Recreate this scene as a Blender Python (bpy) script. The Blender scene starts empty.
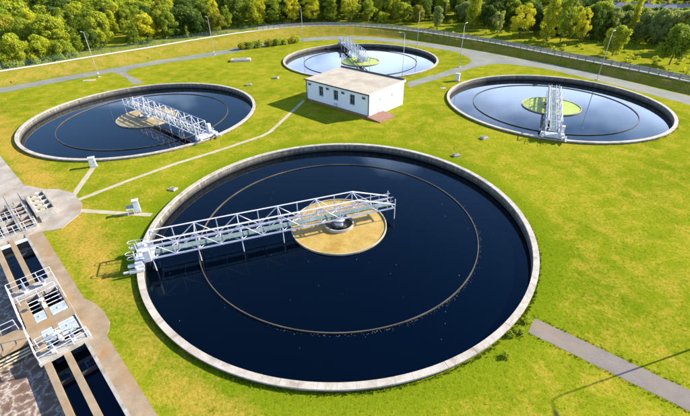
import bpy, bmesh, math, random
from mathutils import Vector, Matrix, noise
from mathutils.geometry import delaunay_2d_cdt
import numpy as np
rnd = random.Random(7)
S = bpy.context.scene
C = S.collection
R = math.radians

# ------------------------------------------------------------------ camera, sky, sun, exposure
FPX, PITCH, ROLL, HC = 395.0, R(32.79), R(-0.89), 24.32
cam = bpy.data.cameras.new('camera')
cam.sensor_width = 36.0
cam.lens = FPX / 690 * 36.0
cam.clip_end = 6000
cob = bpy.data.objects.new('camera', cam)
C.objects.link(cob)
cob.matrix_world = Matrix.Translation((0, 0, HC)) @ Matrix.Rotation(math.pi / 2 - PITCH, 4, 'X') @ Matrix.Rotation(ROLL, 4, 'Z')
S.camera = cob

SUN_EL, SUN_AZ = R(28.5), R(17.0)          # azimuth counted from +x towards +y
BANK_SEED = (-0.3, 0.0, 0.15)
sun_dir = Vector((math.cos(SUN_EL) * math.cos(SUN_AZ), math.cos(SUN_EL) * math.sin(SUN_AZ), math.sin(SUN_EL)))
W = bpy.data.worlds.new('World')
S.world = W
W.use_nodes = True
wn, wl = W.node_tree.nodes, W.node_tree.links
bg = wn['Background']
bg.inputs[1].default_value = 0.115
sky = wn.new('ShaderNodeTexSky')
sky.sky_type = 'NISHITA'
sky.sun_disc = False
sky.sun_elevation = SUN_EL
sky.sun_rotation = math.pi / 2 - SUN_AZ
sky.air_density = 1.0
sky.dust_density = 0.05
sky.ozone_density = 5.5
# scattered fair-weather clouds all over the sky
tc = wn.new('ShaderNodeTexCoord')
sep = wn.new('ShaderNodeSeparateXYZ')
wl.new(tc.outputs['Generated'], sep.inputs[0])
zadd = wn.new('ShaderNodeMath'); zadd.operation = 'ADD'; zadd.inputs[1].default_value = 0.12
wl.new(sep.outputs[2], zadd.inputs[0])
dx = wn.new('ShaderNodeMath'); dx.operation = 'DIVIDE'
dy = wn.new('ShaderNodeMath'); dy.operation = 'DIVIDE'
wl.new(sep.outputs[0], dx.inputs[0]); wl.new(zadd.outputs[0], dx.inputs[1])
wl.new(sep.outputs[1], dy.inputs[0]); wl.new(zadd.outputs[0], dy.inputs[1])
cmb = wn.new('ShaderNodeCombineXYZ')
wl.new(dx.outputs[0], cmb.inputs[0]); wl.new(dy.outputs[0], cmb.inputs[1])
cn = wn.new('ShaderNodeTexNoise')
cn.inputs['Scale'].default_value = 0.9
cn.inputs['Detail'].default_value = 6
cn.inputs['Roughness'].default_value = 0.52
wl.new(cmb.outputs[0], cn.inputs['Vector'])
cr = wn.new('ShaderNodeValToRGB')
cr.color_ramp.elements[0].position = 0.54; cr.color_ramp.elements[0].color = (0, 0, 0, 1)
cr.color_ramp.elements[1].position = 0.72; cr.color_ramp.elements[1].color = (.9, .9, .9, 1)
# cloud layers overlap more and more towards the horizon
cz = wn.new('ShaderNodeMapRange'); cz.interpolation_type = 'SMOOTHSTEP'
cz.inputs['From Min'].default_value = 0.27; cz.inputs['From Max'].default_value = 0.47
cz.inputs['To Min'].default_value = 0.085; cz.inputs['To Max'].default_value = -0.15
wl.new(sep.outputs[2], cz.inputs['Value'])
ca = wn.new('ShaderNodeMath'); ca.operation = 'ADD'
wl.new(cn.outputs[0], ca.inputs[0]); wl.new(cz.outputs[0], ca.inputs[1])
# broad banks: some quarters of the sky hold more cloud than others
bn = wn.new('ShaderNodeTexNoise'); bn.inputs['Scale'].default_value = 1.05; bn.inputs['Detail'].default_value = 1
bo = wn.new('ShaderNodeVectorMath'); bo.operation = 'ADD'; bo.inputs[1].default_value = BANK_SEED
wl.new(tc.outputs['Generated'], bo.inputs[0]); wl.new(bo.outputs[0], bn.inputs['Vector'])
bm = wn.new('ShaderNodeMath'); bm.operation = 'MULTIPLY_ADD'; bm.inputs[1].default_value = 0.75; bm.inputs[2].default_value = -0.375
wl.new(bn.outputs[0], bm.inputs[0])
cb = wn.new('ShaderNodeMath'); cb.operation = 'ADD'
wl.new(ca.outputs[0], cb.inputs[0]); wl.new(bm.outputs[0], cb.inputs[1])
wl.new(cb.outputs[0], cr.inputs[0])
cmx = wn.new('ShaderNodeMixRGB')
cmx.inputs[2].default_value = (13.5, 16.6, 22.5, 1)
wl.new(cr.outputs[0], cmx.inputs[0]); wl.new(sky.outputs[0], cmx.inputs[1])
wl.new(cmx.outputs[0], bg.inputs[0])

sl = bpy.data.lights.new('sun', 'SUN')
sl.energy = 5.0
sl.angle = R(0.4)
sl.color = (1.0, 0.945, 0.84)
so = bpy.data.objects.new('sun', sl)
C.objects.link(so)
so.rotation_euler = (-sun_dir).to_track_quat('-Z', 'Y').to_euler()

S.view_settings.view_transform = 'Standard'
S.view_settings.look = 'None'
S.view_settings.gamma = 1.0
S.view_settings.exposure = 1.12
S.render.engine = 'CYCLES'
S.cycles.use_denoising = True
S.cycles.max_bounces = 8
S.cycles.caustics_reflective = False
S.cycles.caustics_refractive = False

# ------------------------------------------------------------------ the camera's geometry, to read ground positions off the photograph
def ray(x, y):
    x = (x - 345) / FPX; y = -(y - 208) / FPX
    c, s = math.cos(ROLL), math.sin(ROLL)
    x, y = c * x - s * y, s * x + c * y
    return (x, math.cos(PITCH) + y * math.sin(PITCH), -math.sin(PITCH) + y * math.cos(PITCH))
def g(x, y, z=0.0):
    d = ray(x, y); t = (z - HC) / d[2]
    return Vector((d[0] * t, d[1] * t, z))
def proj(X, Y, Z):
    Z = Z - HC
    yy = Y * math.sin(PITCH) + Z * math.cos(PITCH); zz = Y * math.cos(PITCH) - Z * math.sin(PITCH)
    a, b = X / zz, yy / zz
    c, s = math.cos(ROLL), math.sin(ROLL)
    return 345 + (c * a + s * b) * FPX, 208 - (-s * a + c * b) * FPX

# ------------------------------------------------------------------ materials
def newmat(name):
    m = bpy.data.materials.new(name); m.use_nodes = True
    nt = m.node_tree
    return m, nt, nt.nodes, nt.links, nt.nodes['Principled BSDF']
def ramp(N, stops):
    r = N.new('ShaderNodeValToRGB')
    e = r.color_ramp.elements
    while len(e) < len(stops): e.new(0.5)
    for k, (p, c) in enumerate(stops):
        e[k].position = p; e[k].color = (*c, 1)
    return r
def noise_node(N, L, scale, detail=4, rough=0.55, vec=None, dist=0.0):
    n = N.new('ShaderNodeTexNoise')
    n.inputs['Scale'].default_value = scale; n.inputs['Detail'].default_value = detail
    n.inputs['Roughness'].default_value = rough; n.inputs['Distortion'].default_value = dist
    if vec is not None: L.new(vec, n.inputs['Vector'])
    return n
def posn(N):
    return N.new('ShaderNodeNewGeometry').outputs['Position']
def mix(N, L, f, a, b, mode='MIX'):
    m = N.new('ShaderNodeMixRGB'); m.blend_type = mode
    for k, v in ((0, f), (1, a), (2, b)):
        if hasattr(v, 'is_linked') or hasattr(v, 'links'): L.new(v, m.inputs[k])
        elif isinstance(v, (int, float)): m.inputs[k].default_value = v
        else: m.inputs[k].default_value = (*v, 1)
    return m.outputs[0]
def bump(N, L, b, h, strength, dist):
    n = N.new('ShaderNodeBump'); n.inputs['Strength'].default_value = strength; n.inputs['Distance'].default_value = dist
    L.new(h, n.inputs['Height']); L.new(n.outputs[0], b.inputs['Normal'])

def surf(name, c1, c2, scale=1.5, rough=0.8, c3=None, fine=14, bmp=0.25, bd=0.01, metallic=0.0):
    """mottled surface: two broad tones, a finer speckle and an optional stain"""
    m, nt, N, L, b = newmat(name)
    p = posn(N)
    n1 = noise_node(N, L, scale, 5, 0.6, p)
    n2 = noise_node(N, L, fine, 3, 0.6, p)
    r1 = ramp(N, [(0.32, c1), (0.68, c2)])
    L.new(n1.outputs[0], r1.inputs[0])
    col = r1.outputs[0]
    r2 = ramp(N, [(0.25, (.78, .78, .78)), (0.75, (1.15, 1.15, 1.15))])
    L.new(n2.outputs[0], r2.inputs[0])
    col = mix(N, L, 0.8, col, r2.outputs[0], 'MULTIPLY')
    if c3:
        n3 = noise_node(N, L, scale * 0.45, 6, 0.65, p, 0.6)
        r3 = ramp(N, [(0.52, (0, 0, 0)), (0.72, (1, 1, 1))])
        L.new(n3.outputs[0], r3.inputs[0])
        col = mix(N, L, r3.outputs[0], col, c3)
    L.new(col, b.inputs['Base Color'])
    b.inputs['Roughness'].default_value = rough
    b.inputs['Metallic'].default_value = metallic
    if bmp: bump(N, L, b, n2.outputs[0], bmp, bd)
    return m

def grass_mat(name, c_a, c_b, dry, wear=True, dryness=(0.485, 0.77)):
    m, nt, N, L, b = newmat(name)
    p = posn(N)
    n1 = noise_node(N, L, 0.055, 5, 0.62, p, 0.3)
    n2 = noise_node(N, L, 0.42, 6, 0.68, p, 0.5)
    n3 = noise_node(N, L, 3.2, 5, 0.75, p)
    n4 = noise_node(N, L, 13.0, 3, 0.7, p)
    r = ramp(N, [(0.36, c_a), (0.62, c_b)])
    mx = N.new('ShaderNodeMath'); mx.operation = 'MULTIPLY_ADD'; mx.inputs[1].default_value = 0.55
    L.new(n1.outputs[0], mx.inputs[0])
    hf = N.new('ShaderNodeMath'); hf.operation = 'MULTIPLY'; hf.inputs[1].default_value = 0.45
    L.new(n2.outputs[0], hf.inputs[0]); L.new(hf.outputs[0], mx.inputs[2])
    L.new(mx.outputs[0], r.inputs[0])
    # dry, trodden patches, with shapes of their own
    mm = N.new('ShaderNodeMath'); mm.operation = 'MULTIPLY_ADD'; mm.inputs[1].default_value = 0.40
    L.new(n3.outputs[0], mm.inputs[0])
    hh = N.new('ShaderNodeMath'); hh.operation = 'MULTIPLY'; hh.inputs[1].default_value = 0.60
    L.new(n2.outputs[0], hh.inputs[0]); L.new(hh.outputs[0], mm.inputs[2])
    src = mm.outputs[0]
    if wear:
        # a worn band runs along the concrete path of the channels, and lesser ones over the open lawn
        sp = N.new('ShaderNodeSeparateXYZ'); L.new(p, sp.inputs[0])
        ad = N.new('ShaderNodeMath'); ad.operation = 'ADD'
        L.new(sp.outputs[0], ad.inputs[0]); L.new(sp.outputs[1], ad.inputs[1])   # x+y = const along the path
        def smooth(f0, f1, t0, t1, src_):
            q = N.new('ShaderNodeMapRange'); q.interpolation_type = 'SMOOTHSTEP'
            q.inputs['From Min'].default_value = f0; q.inputs['From Max'].default_value = f1
            q.inputs['To Min'].default_value = t0; q.inputs['To Max'].default_value = t1
            L.new(src_, q.inputs['Value']); return q
        up = smooth(2.2, 4.6, .02, 1, ad.outputs[0]); dn_ = smooth(6.0, 10.5, 1, 0, ad.outputs[0])
        mr = N.new('ShaderNodeMath'); mr.operation = 'MULTIPLY'
        L.new(up.outputs[0], mr.inputs[0]); L.new(dn_.outputs[0], mr.inputs[1])
        m3 = N.new('ShaderNodeMath'); m3.operation = 'MULTIPLY'; m3.inputs[1].default_value = .17
        L.new(mr.outputs[0], m3.inputs[0]); mr = m3
        a2 = N.new('ShaderNodeMath'); a2.operation = 'ADD'
        L.new(src, a2.inputs[0]); L.new(mr.outputs[0], a2.inputs[1])
        src = a2.outputs[0]
    if wear:
        # lusher, damper turf close round the nearest tank
        dv = N.new('ShaderNodeVectorMath'); dv.operation = 'DISTANCE'; dv.inputs[1].default_value = (-.70, 35.30, 0)
        L.new(p, dv.inputs[0])
        lush = smooth(20.6, 23.4, 1, 0, dv.outputs['Value'])
        m4 = N.new('ShaderNodeMath'); m4.operation = 'MULTIPLY_ADD'; m4.inputs[1].default_value = -.13
        L.new(lush.outputs[0], m4.inputs[0]); L.new(src, m4.inputs[2]); src = m4.outputs[0]
        m5 = N.new('ShaderNodeMath'); m5.operation = 'MULTIPLY'; L.new(lush.outputs[0], m5.inputs[0]); L.new(n2.outputs[0], m5.inputs[1])
        lushf = m5.outputs[0]
    rd = ramp(N, [(dryness[0], (0, 0, 0)), (dryness[1], (1, 1, 1))])
    L.new(src, rd.inputs[0])
    base = mix(N, L, lushf, r.outputs[0], (.105, .17, .003)) if wear else r.outputs[0]
    col = mix(N, L, rd.outputs[0], base, dry)
    rs = ramp(N, [(0.30, (.66, .74, .6)), (0.5, (1, 1, 1)), (0.72, (1.28, 1.12, 1.8))])
    L.new(n3.outputs[0], rs.inputs[0])
    col = mix(N, L, 0.95, col, rs.outputs[0], 'MULTIPLY')
    rf = ramp(N, [(0.30, (.66, .70, .6)), (0.5, (1, 1, 1)), (0.72, (1.32, 1.26, 1.5))])
    L.new(n4.outputs[0], rf.inputs[0])
    col = mix(N, L, 0.95, col, rf.outputs[0], 'MULTIPLY')
    L.new(col, b.inputs['Base Color'])
    b.inputs['Roughness'].default_value = 0.95
    b.inputs['Specular IOR Level'].default_value = 0.0
    bump(N, L, b, n3.outputs[0], 0.55, 0.09)
    return m

M = {}
M['grass'] = grass_mat('lawn', (.135, .178, .005), (.278, .278, .012), (.43, .265, .042))
M['bank'] = grass_mat('bank_grass', (.165, .175, .010), (.25, .225, .016), (.34, .215, .05), False, (0.44, 0.66))
M['concrete'] = surf('concrete', (.34, .31, .26), (.46, .43, .37), 0.8, .85, (.25, .22, .17))
M['concrete_white'] = surf('bleached_concrete', (.28, .245, .20), (.43, .385, .325), 1.3, .85, (.18, .14, .09))
M['concrete_tan'] = surf('tan_concrete', (.25, .175, .10), (.37, .27, .165), 0.8, .85, (.33, .17, .055))
M['coping'] = surf('coping_concrete', (.39, .33, .26), (.53, .46, .38), 1.6, .85, (.25, .19, .13))
M['path_crest'] = surf('crest_path_concrete', (.55, .51, .40), (.68, .63, .50), 0.5, .9)
M['gravel'] = surf('grey_gravel', (.20, .19, .17), (.30, .28, .26), 0.6, .95, fine=6)
M['asphalt'] = surf('worn_asphalt', (.17, .165, .13), (.235, .225, .18), 0.25, .92, (.27, .25, .15), fine=9)
M['asphalt2'] = surf('path_asphalt', (.165, .130, .108), (.225, .185, .155), 0.5, .92, (.26, .19, .12), fine=9)
M['white_paint'] = surf('white_paint', (.54, .54, .55), (.66, .66, .66), 1.1, .45, fine=5, bmp=0)
M['render_white'] = surf('white_render', (.76, .76, .77), (.82, .82, .82), 0.35, .85, (.73, .72, .70), fine=20, bmp=.1)
M['lilac_steel'] = surf('painted_steel', (.58, .55, .61), (.70, .68, .72), 2.0, .45, (.55, .46, .40), fine=8, bmp=0)
M['grating'] = surf('galvanised_grating', (.10, .155, .125), (.17, .24, .20), 1.2, .6, (.28, .31, .28), fine=18, bmp=.3)
M['galv'] = surf('galvanised_steel', (.52, .53, .55), (.66, .67, .69), 2.0, .4, fine=9, bmp=0)
M['dark_steel'] = surf('dark_steel', (.03, .032, .036), (.06, .06, .065), 2.0, .5, bmp=0)
M['rubber'] = surf('black_rubber', (.015, .015, .016), (.03, .03, .03), 4, .7, bmp=0)
M['roof_felt'] = surf('tan_roof_felt', (.42, .345, .245), (.52, .44, .33), 0.5, .9, (.36, .28, .19), fine=5)
M['brick_red'] = surf('red_brown_brick', (.22, .10, .06), (.32, .16, .10), 2.2, .85)
M['timber'] = surf('weathered_timber', (.20, .18, .16), (.33, .30, .27), 1.4, .9, fine=8)
M['teal_mesh'] = surf('teal_coated_wire', (.03, .08, .08), (.05, .12, .115), 1.0, .5, bmp=0)
M['bark'] = surf('bark', (.07, .052, .036), (.16, .125, .09), 2.5, .95, fine=7, bmp=.6, bd=.04)
M['stone'] = surf('pale_stone', (.36, .31, .24), (.50, .44, .34), 1.4, .9, (.24, .20, .15))
M['tile'] = surf('grey_roof_tile', (.30, .27, .27), (.42, .39, .39), 1.2, .85)
M['house_wall'] = surf('house_plaster', (.50, .48, .46), (.62, .60, .58), .4, .9)
M['hatch'] = surf('pale_hatch_steel', (.34, .38, .40), (.48, .52, .54), 1.8, .5, (.30, .27, .22), fine=9, bmp=0)
M['slope_tan'] = surf('tan_render_slope', (.46, .38, .23), (.58, .50, .33), 2.0, .8)

# wall of the tanks: wet dark band and vertical streaks
def tank_wall_mat():
    m, nt, N, L, b = newmat('tank_wall_concrete')
    tcn = N.new('ShaderNodeTexCoord').outputs['Object']
    mp = N.new('ShaderNodeMapping'); mp.inputs['Scale'].default_value = (1.4, 1.4, 0.16)
    L.new(tcn, mp.inputs[0])
    n1 = noise_node(N, L, 1.6, 5, .7, mp.outputs[0])
    r1 = ramp(N, [(.3, (.06, .054, .044)), (.5, (.16, .135, .10)), (.72, (.34, .285, .21))])
    L.new(n1.outputs[0], r1.inputs[0])
    sp = N.new('ShaderNodeSeparateXYZ'); L.new(tcn, sp.inputs[0])
    n2 = noise_node(N, L, 2.2, 4, .6, tcn)
    ad = N.new('ShaderNodeMath'); ad.operation = 'MULTIPLY_ADD'; ad.inputs[1].default_value = 0.35
    L.new(n2.outputs[0], ad.inputs[0]); L.new(sp.outputs[2], ad.inputs[2])
    rr = ramp(N, [(0.0, (1, 1, 1)), (0.5, (0, 0, 0))])
    mr = N.new('ShaderNodeMapRange'); mr.inputs[1].default_value = -.32; mr.inputs[2].default_value = .38
    L.new(ad.outputs[0], mr.inputs[0]); L.new(mr.outputs[0], rr.inputs[0])
    col = mix(N, L, rr.outputs[0], r1.outputs[0], (.030, .028, .022))     # slime line left by the water
    L.new(col, b.inputs['Base Color']); b.inputs['Roughness'].default_value = .75
    bump(N, L, b, n1.outputs[0], .3, .02)
    return m
M['tank_wall'] = tank_wall_mat()

def water_mat(name, col, rough=0.03, ripple=0.012):
    m, nt, N, L, b = newmat(name)
    p = posn(N)
    b.inputs['Base Color'].default_value = (*col, 1)
    b.inputs['Roughness'].default_value = rough
    b.inputs['IOR'].default_value = 1.38
    b.inputs['Specular Tint'].default_value = (.10, .50, .95, 1)
    n = noise_node(N, L, 1.6, 5, .6, p)
    bump(N, L, b, n.outputs[0], .16, ripple)
    return m
M['water'] = water_mat('clarified_water', (.0004, .0018, .0045))
M['channel_water'] = water_mat('channel_water', (.0012, .004, .011), .05)

def foam_mat():
    m, nt, N, L, b = newmat('aerated_foam')
    p = posn(N)
    n0 = noise_node(N, L, .55, 4, .6, p)
    v = N.new('ShaderNodeVectorMath'); v.operation = 'MULTIPLY_ADD'
    v.inputs[1].default_value = (1.3, 1.3, 1.3); L.new(n0.outputs['Color'], v.inputs[0]); L.new(p, v.inputs[2])
    vo = N.new('ShaderNodeTexVoronoi'); vo.feature = 'DISTANCE_TO_EDGE'; vo.inputs['Scale'].default_value = 1.05
    L.new(v.outputs[0], vo.inputs['Vector'])
    n1 = noise_node(N, L, 3.2, 6, .7, v.outputs[0])
    vo2 = N.new('ShaderNodeTexVoronoi'); vo2.feature = 'DISTANCE_TO_EDGE'; vo2.inputs['Scale'].default_value = 3.1
    L.new(v.outputs[0], vo2.inputs['Vector'])
    av = N.new('ShaderNodeMath'); av.operation = 'MULTIPLY_ADD'; av.inputs[1].default_value = .45
    L.new(vo2.outputs['Distance'], av.inputs[0]); L.new(vo.outputs['Distance'], av.inputs[2])
    ad = N.new('ShaderNodeMath'); ad.operation = 'MULTIPLY_ADD'; ad.inputs[1].default_value = .42
    L.new(n1.outputs[0], ad.inputs[0]); L.new(av.outputs[0], ad.inputs[2])
    r = ramp(N, [(.14, (.60, .54, .49)), (.24, (.44, .36, .30)), (.37, (.22, .14, .09)), (.62, (.15, .092, .06))])
    L.new(ad.outputs[0], r.inputs[0])
    L.new(r.outputs[0], b.inputs['Base Color'])
    b.inputs['Roughness'].default_value = .10
    b.inputs['IOR'].default_value = 1.333
    inv = N.new('ShaderNodeMath'); inv.operation = 'MULTIPLY'; inv.inputs[1].default_value = -1
    L.new(ad.outputs[0], inv.inputs[0])
    bump(N, L, b, inv.outputs[0], .5, .08)
    return m
M['foam'] = foam_mat()

def scum_mat(name, a, bcol, c):
    m, nt, N, L, b = newmat(name)
    p = posn(N)
    n1 = noise_node(N, L, .75, 6, .65, p, .8)
    n2 = noise_node(N, L, 7.0, 4, .7, p)
    r = ramp(N, [(.3, a), (.5, bcol), (.72, c)])
    L.new(n1.outputs[0], r.inputs[0])
    r2 = ramp(N, [(.25, (.7, .7, .7)), (.75, (1.2, 1.2, 1.2))]); L.new(n2.outputs[0], r2.inputs[0])
    L.new(mix(N, L, .8, r.outputs[0], r2.outputs[0], 'MULTIPLY'), b.inputs['Base Color'])
    b.inputs['Roughness'].default_value = .6
    bump(N, L, b, n2.outputs[0], .5, .05)
    return m
M['scum_tan'] = scum_mat('tan_scum', (.38, .205, .024), (.45, .285, .055), (.47, .33, .095))
M['scum_brown'] = scum_mat('brown_scum', (.28, .19, .08), (.38, .28, .13), (.46, .35, .17))
M['scum_green'] = scum_mat('green_scum', (.27, .36, .03), (.38, .46, .05), (.46, .50, .10))
M['glass'] = newmat('window_glass')[0]
gb = M['glass'].node_tree.nodes['Principled BSDF']
gb.inputs['Base Color'].default_value = (.035, .045, .05, 1); gb.inputs['Roughness'].default_value = .05

def leaf_mat(name, c1, c2, c3):
    """leaves: tone varies from tree to tree and from clump to clump; some light passes through"""
    m, nt, N, L, b = newmat(name)
    oi = N.new('ShaderNodeObjectInfo')
    tcn = N.new('ShaderNodeTexCoord').outputs['Object']
    n1 = noise_node(N, L, .55, 3, .6, tcn)
    ad = N.new('ShaderNodeMath'); ad.operation = 'MULTIPLY_ADD'; ad.inputs[1].default_value = .45
    L.new(oi.outputs['Random'], ad.inputs[0])
    hf = N.new('ShaderNodeMath'); hf.operation = 'MULTIPLY'; hf.inputs[1].default_value = .75
    L.new(n1.outputs[0], hf.inputs[0]); L.new(hf.outputs[0], ad.inputs[2])
    r = ramp(N, [(.25, c1), (.55, c2), (.85, c3)])
    L.new(ad.outputs[0], r.inputs[0])
    L.new(r.outputs[0], b.inputs['Base Color'])
    b.inputs['Roughness'].default_value = .6
    b.inputs['Specular IOR Level'].default_value = .25
    tr = N.new('ShaderNodeBsdfTranslucent')
    L.new(mix(N, L, 1.0, r.outputs[0], (1.15, 1.1, .6), 'MULTIPLY'), tr.inputs['Color'])
    ms = N.new('ShaderNodeMixShader'); ms.inputs[0].default_value = .45
    L.new(b.outputs[0], ms.inputs[1]); L.new(tr.outputs[0], ms.inputs[2])
    L.new(ms.outputs[0], N['Material Output'].inputs[0])
    return m
LEAF = {
    'yellow green': leaf_mat('leaves_yellow_green', (.32, .38, .018), (.48, .49, .02), (.62, .56, .022)),
    'mid green': leaf_mat('leaves_mid_green', (.155, .225, .014), (.27, .335, .018), (.42, .44, .022)),
    'dark green': leaf_mat('leaves_dark_green', (.055, .10, .016), (.10, .155, .016), (.18, .235, .018)),
    'olive': leaf_mat('leaves_olive', (.22, .22, .014), (.31, .29, .016), (.40, .33, .02)),
    'grey green': leaf_mat('leaves_grey_green', (.21, .26, .075), (.31, .36, .10), (.40, .43, .12)),
}

# ------------------------------------------------------------------ mesh helpers
class MB:
    def __init__(s): s.v = []; s.f = []
    def add(s, vs, fs):
        o = len(s.v); s.v += [tuple(v) for v in vs]; s.f += [tuple(i + o for i in f) for f in fs]; return s
    def box(s, x0, x1, y0, y1, z0, z1):
        return s.add([(x0, y0, z0), (x1, y0, z0), (x1, y1, z0), (x0, y1, z0), (x0, y0, z1), (x1, y0, z1), (x1, y1, z1), (x0, y1, z1)],
                     [(3, 2, 1, 0), (4, 5, 6, 7), (0, 1, 5, 4), (1, 2, 6, 5), (2, 3, 7, 6), (3, 0, 4, 7)])
    def bev(s, x0, x1, y0, y1, z0, z1, b):
        """box with its top edges chamfered"""
        vs = [(x0, y0, z0), (x1, y0, z0), (x1, y1, z0), (x0, y1, z0), (x0, y0, z1 - b), (x1, y0, z1 - b), (x1, y1, z1 - b), (x0, y1, z1 - b),
              (x0 + b, y0 + b, z1), (x1 - b, y0 + b, z1), (x1 - b, y1 - b, z1), (x0 + b, y1 - b, z1)]
        fs = [(3, 2, 1, 0), (8, 9, 10, 11)]
        for i in range(4):
            j = (i + 1) % 4
            fs += [(i, j, j + 4, i + 4), (i + 4, j + 4, j + 8, i + 8)]
        return s.add(vs, fs)
    def tube(s, p, q, r0, r1=None, n=6):
        p, q = Vector(p), Vector(q); r1 = r0 if r1 is None else r1
        d = (q - p).normalized(); a = d.orthogonal().normalized(); b = d.cross(a)
        vs = []
        for c, r in ((p, r0), (q, r1)):
            for k in range(n):
                t = 2 * math.pi * (k + .5) / n
                vs.append(c + (a * math.cos(t) + b * math.sin(t)) * r)
        fs = [(k, (k + 1) % n, n + (k + 1) % n, n + k) for k in range(n)] + [tuple(range(n - 1, -1, -1)), tuple(range(n, 2 * n))]
        return s.add(vs, fs)
    def path(s, pts, r, n=6):
        for a, b in zip(pts, pts[1:]): s.tube(a, b, r, r, n)
        return s
    def ringwall(s, r0, r1, z0, z1, n=128, a0=0.0, a1=2 * math.pi):
        full = abs(a1 - a0 - 2 * math.pi) < 1e-6
        m = n if full else n + 1
        vs = []
        for k in range(m):
            t = a0 + (a1 - a0) * k / n
            c, q = math.cos(t), math.sin(t)
            vs += [(r0 * c, r0 * q, z0), (r1 * c, r1 * q, z0), (r1 * c, r1 * q, z1), (r0 * c, r0 * q, z1)]
        fs = []
        for k in range(n):
            i, j = 4 * k, 4 * ((k + 1) % m)
            fs += [(i + 3, i + 2, j + 2, j + 3), (i + 1, j + 1, j + 2, i + 2), (j, i, i + 3, j + 3), (i, j, j + 1, i + 1)]
        if not full: fs += [(0, 1, 2, 3), (4 * n + 3, 4 * n + 2, 4 * n + 1, 4 * n)]
        return s.add(vs, fs)
    def disc(s, r, z, n=96, rings=1):
        vs = [(0, 0, z)]; fs = []
        for q in range(1, rings + 1):
            for k in range(n):
                t = 2 * math.pi * k / n
                vs.append((r * q / rings * math.cos(t), r * q / rings * math.sin(t), z))
        for k in range(n):
            j = (k + 1) % n
            fs.append((0, 1 + k, 1 + j))
            for q in range(rings - 1):
                a = 1 + q * n
                fs.append((a + k, a + n + k, a + n + j, a + j))
        return s.add(vs, fs)
    def prism(s, poly, z0, z1):
        n = len(poly)
        area = sum(poly[i][0] * poly[(i + 1) % n][1] - poly[(i + 1) % n][0] * poly[i][1] for i in range(n))
        if area < 0: poly = poly[::-1]
        vs = [(x, y, z0) for x, y in poly] + [(x, y, z1) for x, y in poly]
        return s.add(vs, [tuple(range(n - 1, -1, -1)), tuple(range(n, 2 * n))] + [(i, (i + 1) % n, n + (i + 1) % n, n + i) for i in range(n)])
    def mesh(s, name, mat=None, smooth=False):
        me = bpy.data.meshes.new(name)
        me.from_pydata(s.v, [], s.f); me.update()
        if mat is not None: me.materials.append(mat)
        if smooth:
            me.polygons.foreach_set('use_smooth', [True] * len(me.polygons))
        return me
    def build(s, name, mat, parent=None, smooth=False):
        return link(name, s.mesh(name, mat, smooth), parent)
def link(name, me, parent=None, loc=(0, 0, 0), rz=0.0):
    o = bpy.data.objects.new(name, me); C.objects.link(o)
    o.location = loc
    if rz: o.rotation_euler = (0, 0, rz)
    if parent is not None: o.parent = parent
    return o
def tag(o, label=None, cat=None, group=None, kind=None):
    if label: o['label'] = label
    if cat: o['category'] = cat
    if group: o['group'] = group
    if kind: o['kind'] = kind
    return o
def thing(name, label, cat, loc=(0, 0, 0), rz=0.0, group=None):
    o = bpy.data.objects.new(name, None); C.objects.link(o)
    o.location = loc; o.rotation_euler = (0, 0, rz); o.empty_display_size = .3
    return tag(o, label, cat, group)
def structure(o):
    o['kind'] = 'structure'; return o
def copy_tree(o, parent=None):
    c = o.copy(); C.objects.link(c); c.parent = parent
    for ch in list(o.children): copy_tree(ch, c)
    return c
def catmull(P, k=6):
    P = [Vector(p) for p in P]; out = []
    for i in range(len(P) - 1):
        p0, p1, p2, p3 = P[max(i - 1, 0)], P[i], P[i + 1], P[min(i + 2, len(P) - 1)]
        for j in range(k):
            t = j / k
            out.append(.5 * ((2 * p1) + (p2 - p0) * t + (2 * p0 - 5 * p1 + 4 * p2 - p3) * t * t + (3 * p1 - p0 - 3 * p2 + p3) * t ** 3))
    out.append(P[-1]); return out
def strip(name, A, B, z, mat, crown=0.0):
    """a sheet between two edge lines"""
    n = len(A); mb = MB()
    vs = [(a.x, a.y, z) for a in A] + [(b.x, b.y, z) for b in B]
    mb.add(vs, [(i, i + 1, n + i + 1, n + i) for i in range(n - 1)])
    o = mb.build(name, mat)
    me = o.data
    if me.polygons[0].normal.z < 0: me.flip_normals()
    return o
def wobble(P, amp, sc, seed):
    out = []
    for p in P:
        out.append(p + Vector((noise.noise((p.x * sc, p.y * sc, seed)), noise.noise((p.x * sc, p.y * sc, seed + 9)), 0)) * amp)
    return out
def dense(P, step):
    out = []
    for a, b in zip(P, P[1:]):
        n = max(1, int((b - a).length / step))
        out += [a.lerp(b, i / n) for i in range(n)]
    return out + [P[-1]]
def offset_line(P, d):
    out = []
    for i, p in enumerate(P):
        t = (P[min(i + 1, len(P) - 1)] - P[max(i - 1, 0)]).normalized()
        out.append(p + Vector((-t.y, t.x, 0)) * d)
    return out

# ------------------------------------------------------------------ the basin's own axes: u runs along the channels towards the camera, w away from the lawn
BO = Vector((-20.69, 22.67, 0)); BU = Vector((.7071, -.7071, 0)); BW = Vector((-.7071, -.7071, 0))
BRZ = math.atan2(BU.y, BU.x)
def uw(u, w, z=0.0): return BO + BU * u + BW * w + Vector((0, 0, z))
# inside things placed with loc=BO and rz=BRZ, local x = u and local y = -w

TANKS = {'main': (-.70, 35.30, 20.0), 'left': (-36.19, 70.53, 19.75), 'right': (39.43, 73.30, 19.4), 'far': (4.78, 112.46, 20.9)}

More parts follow.
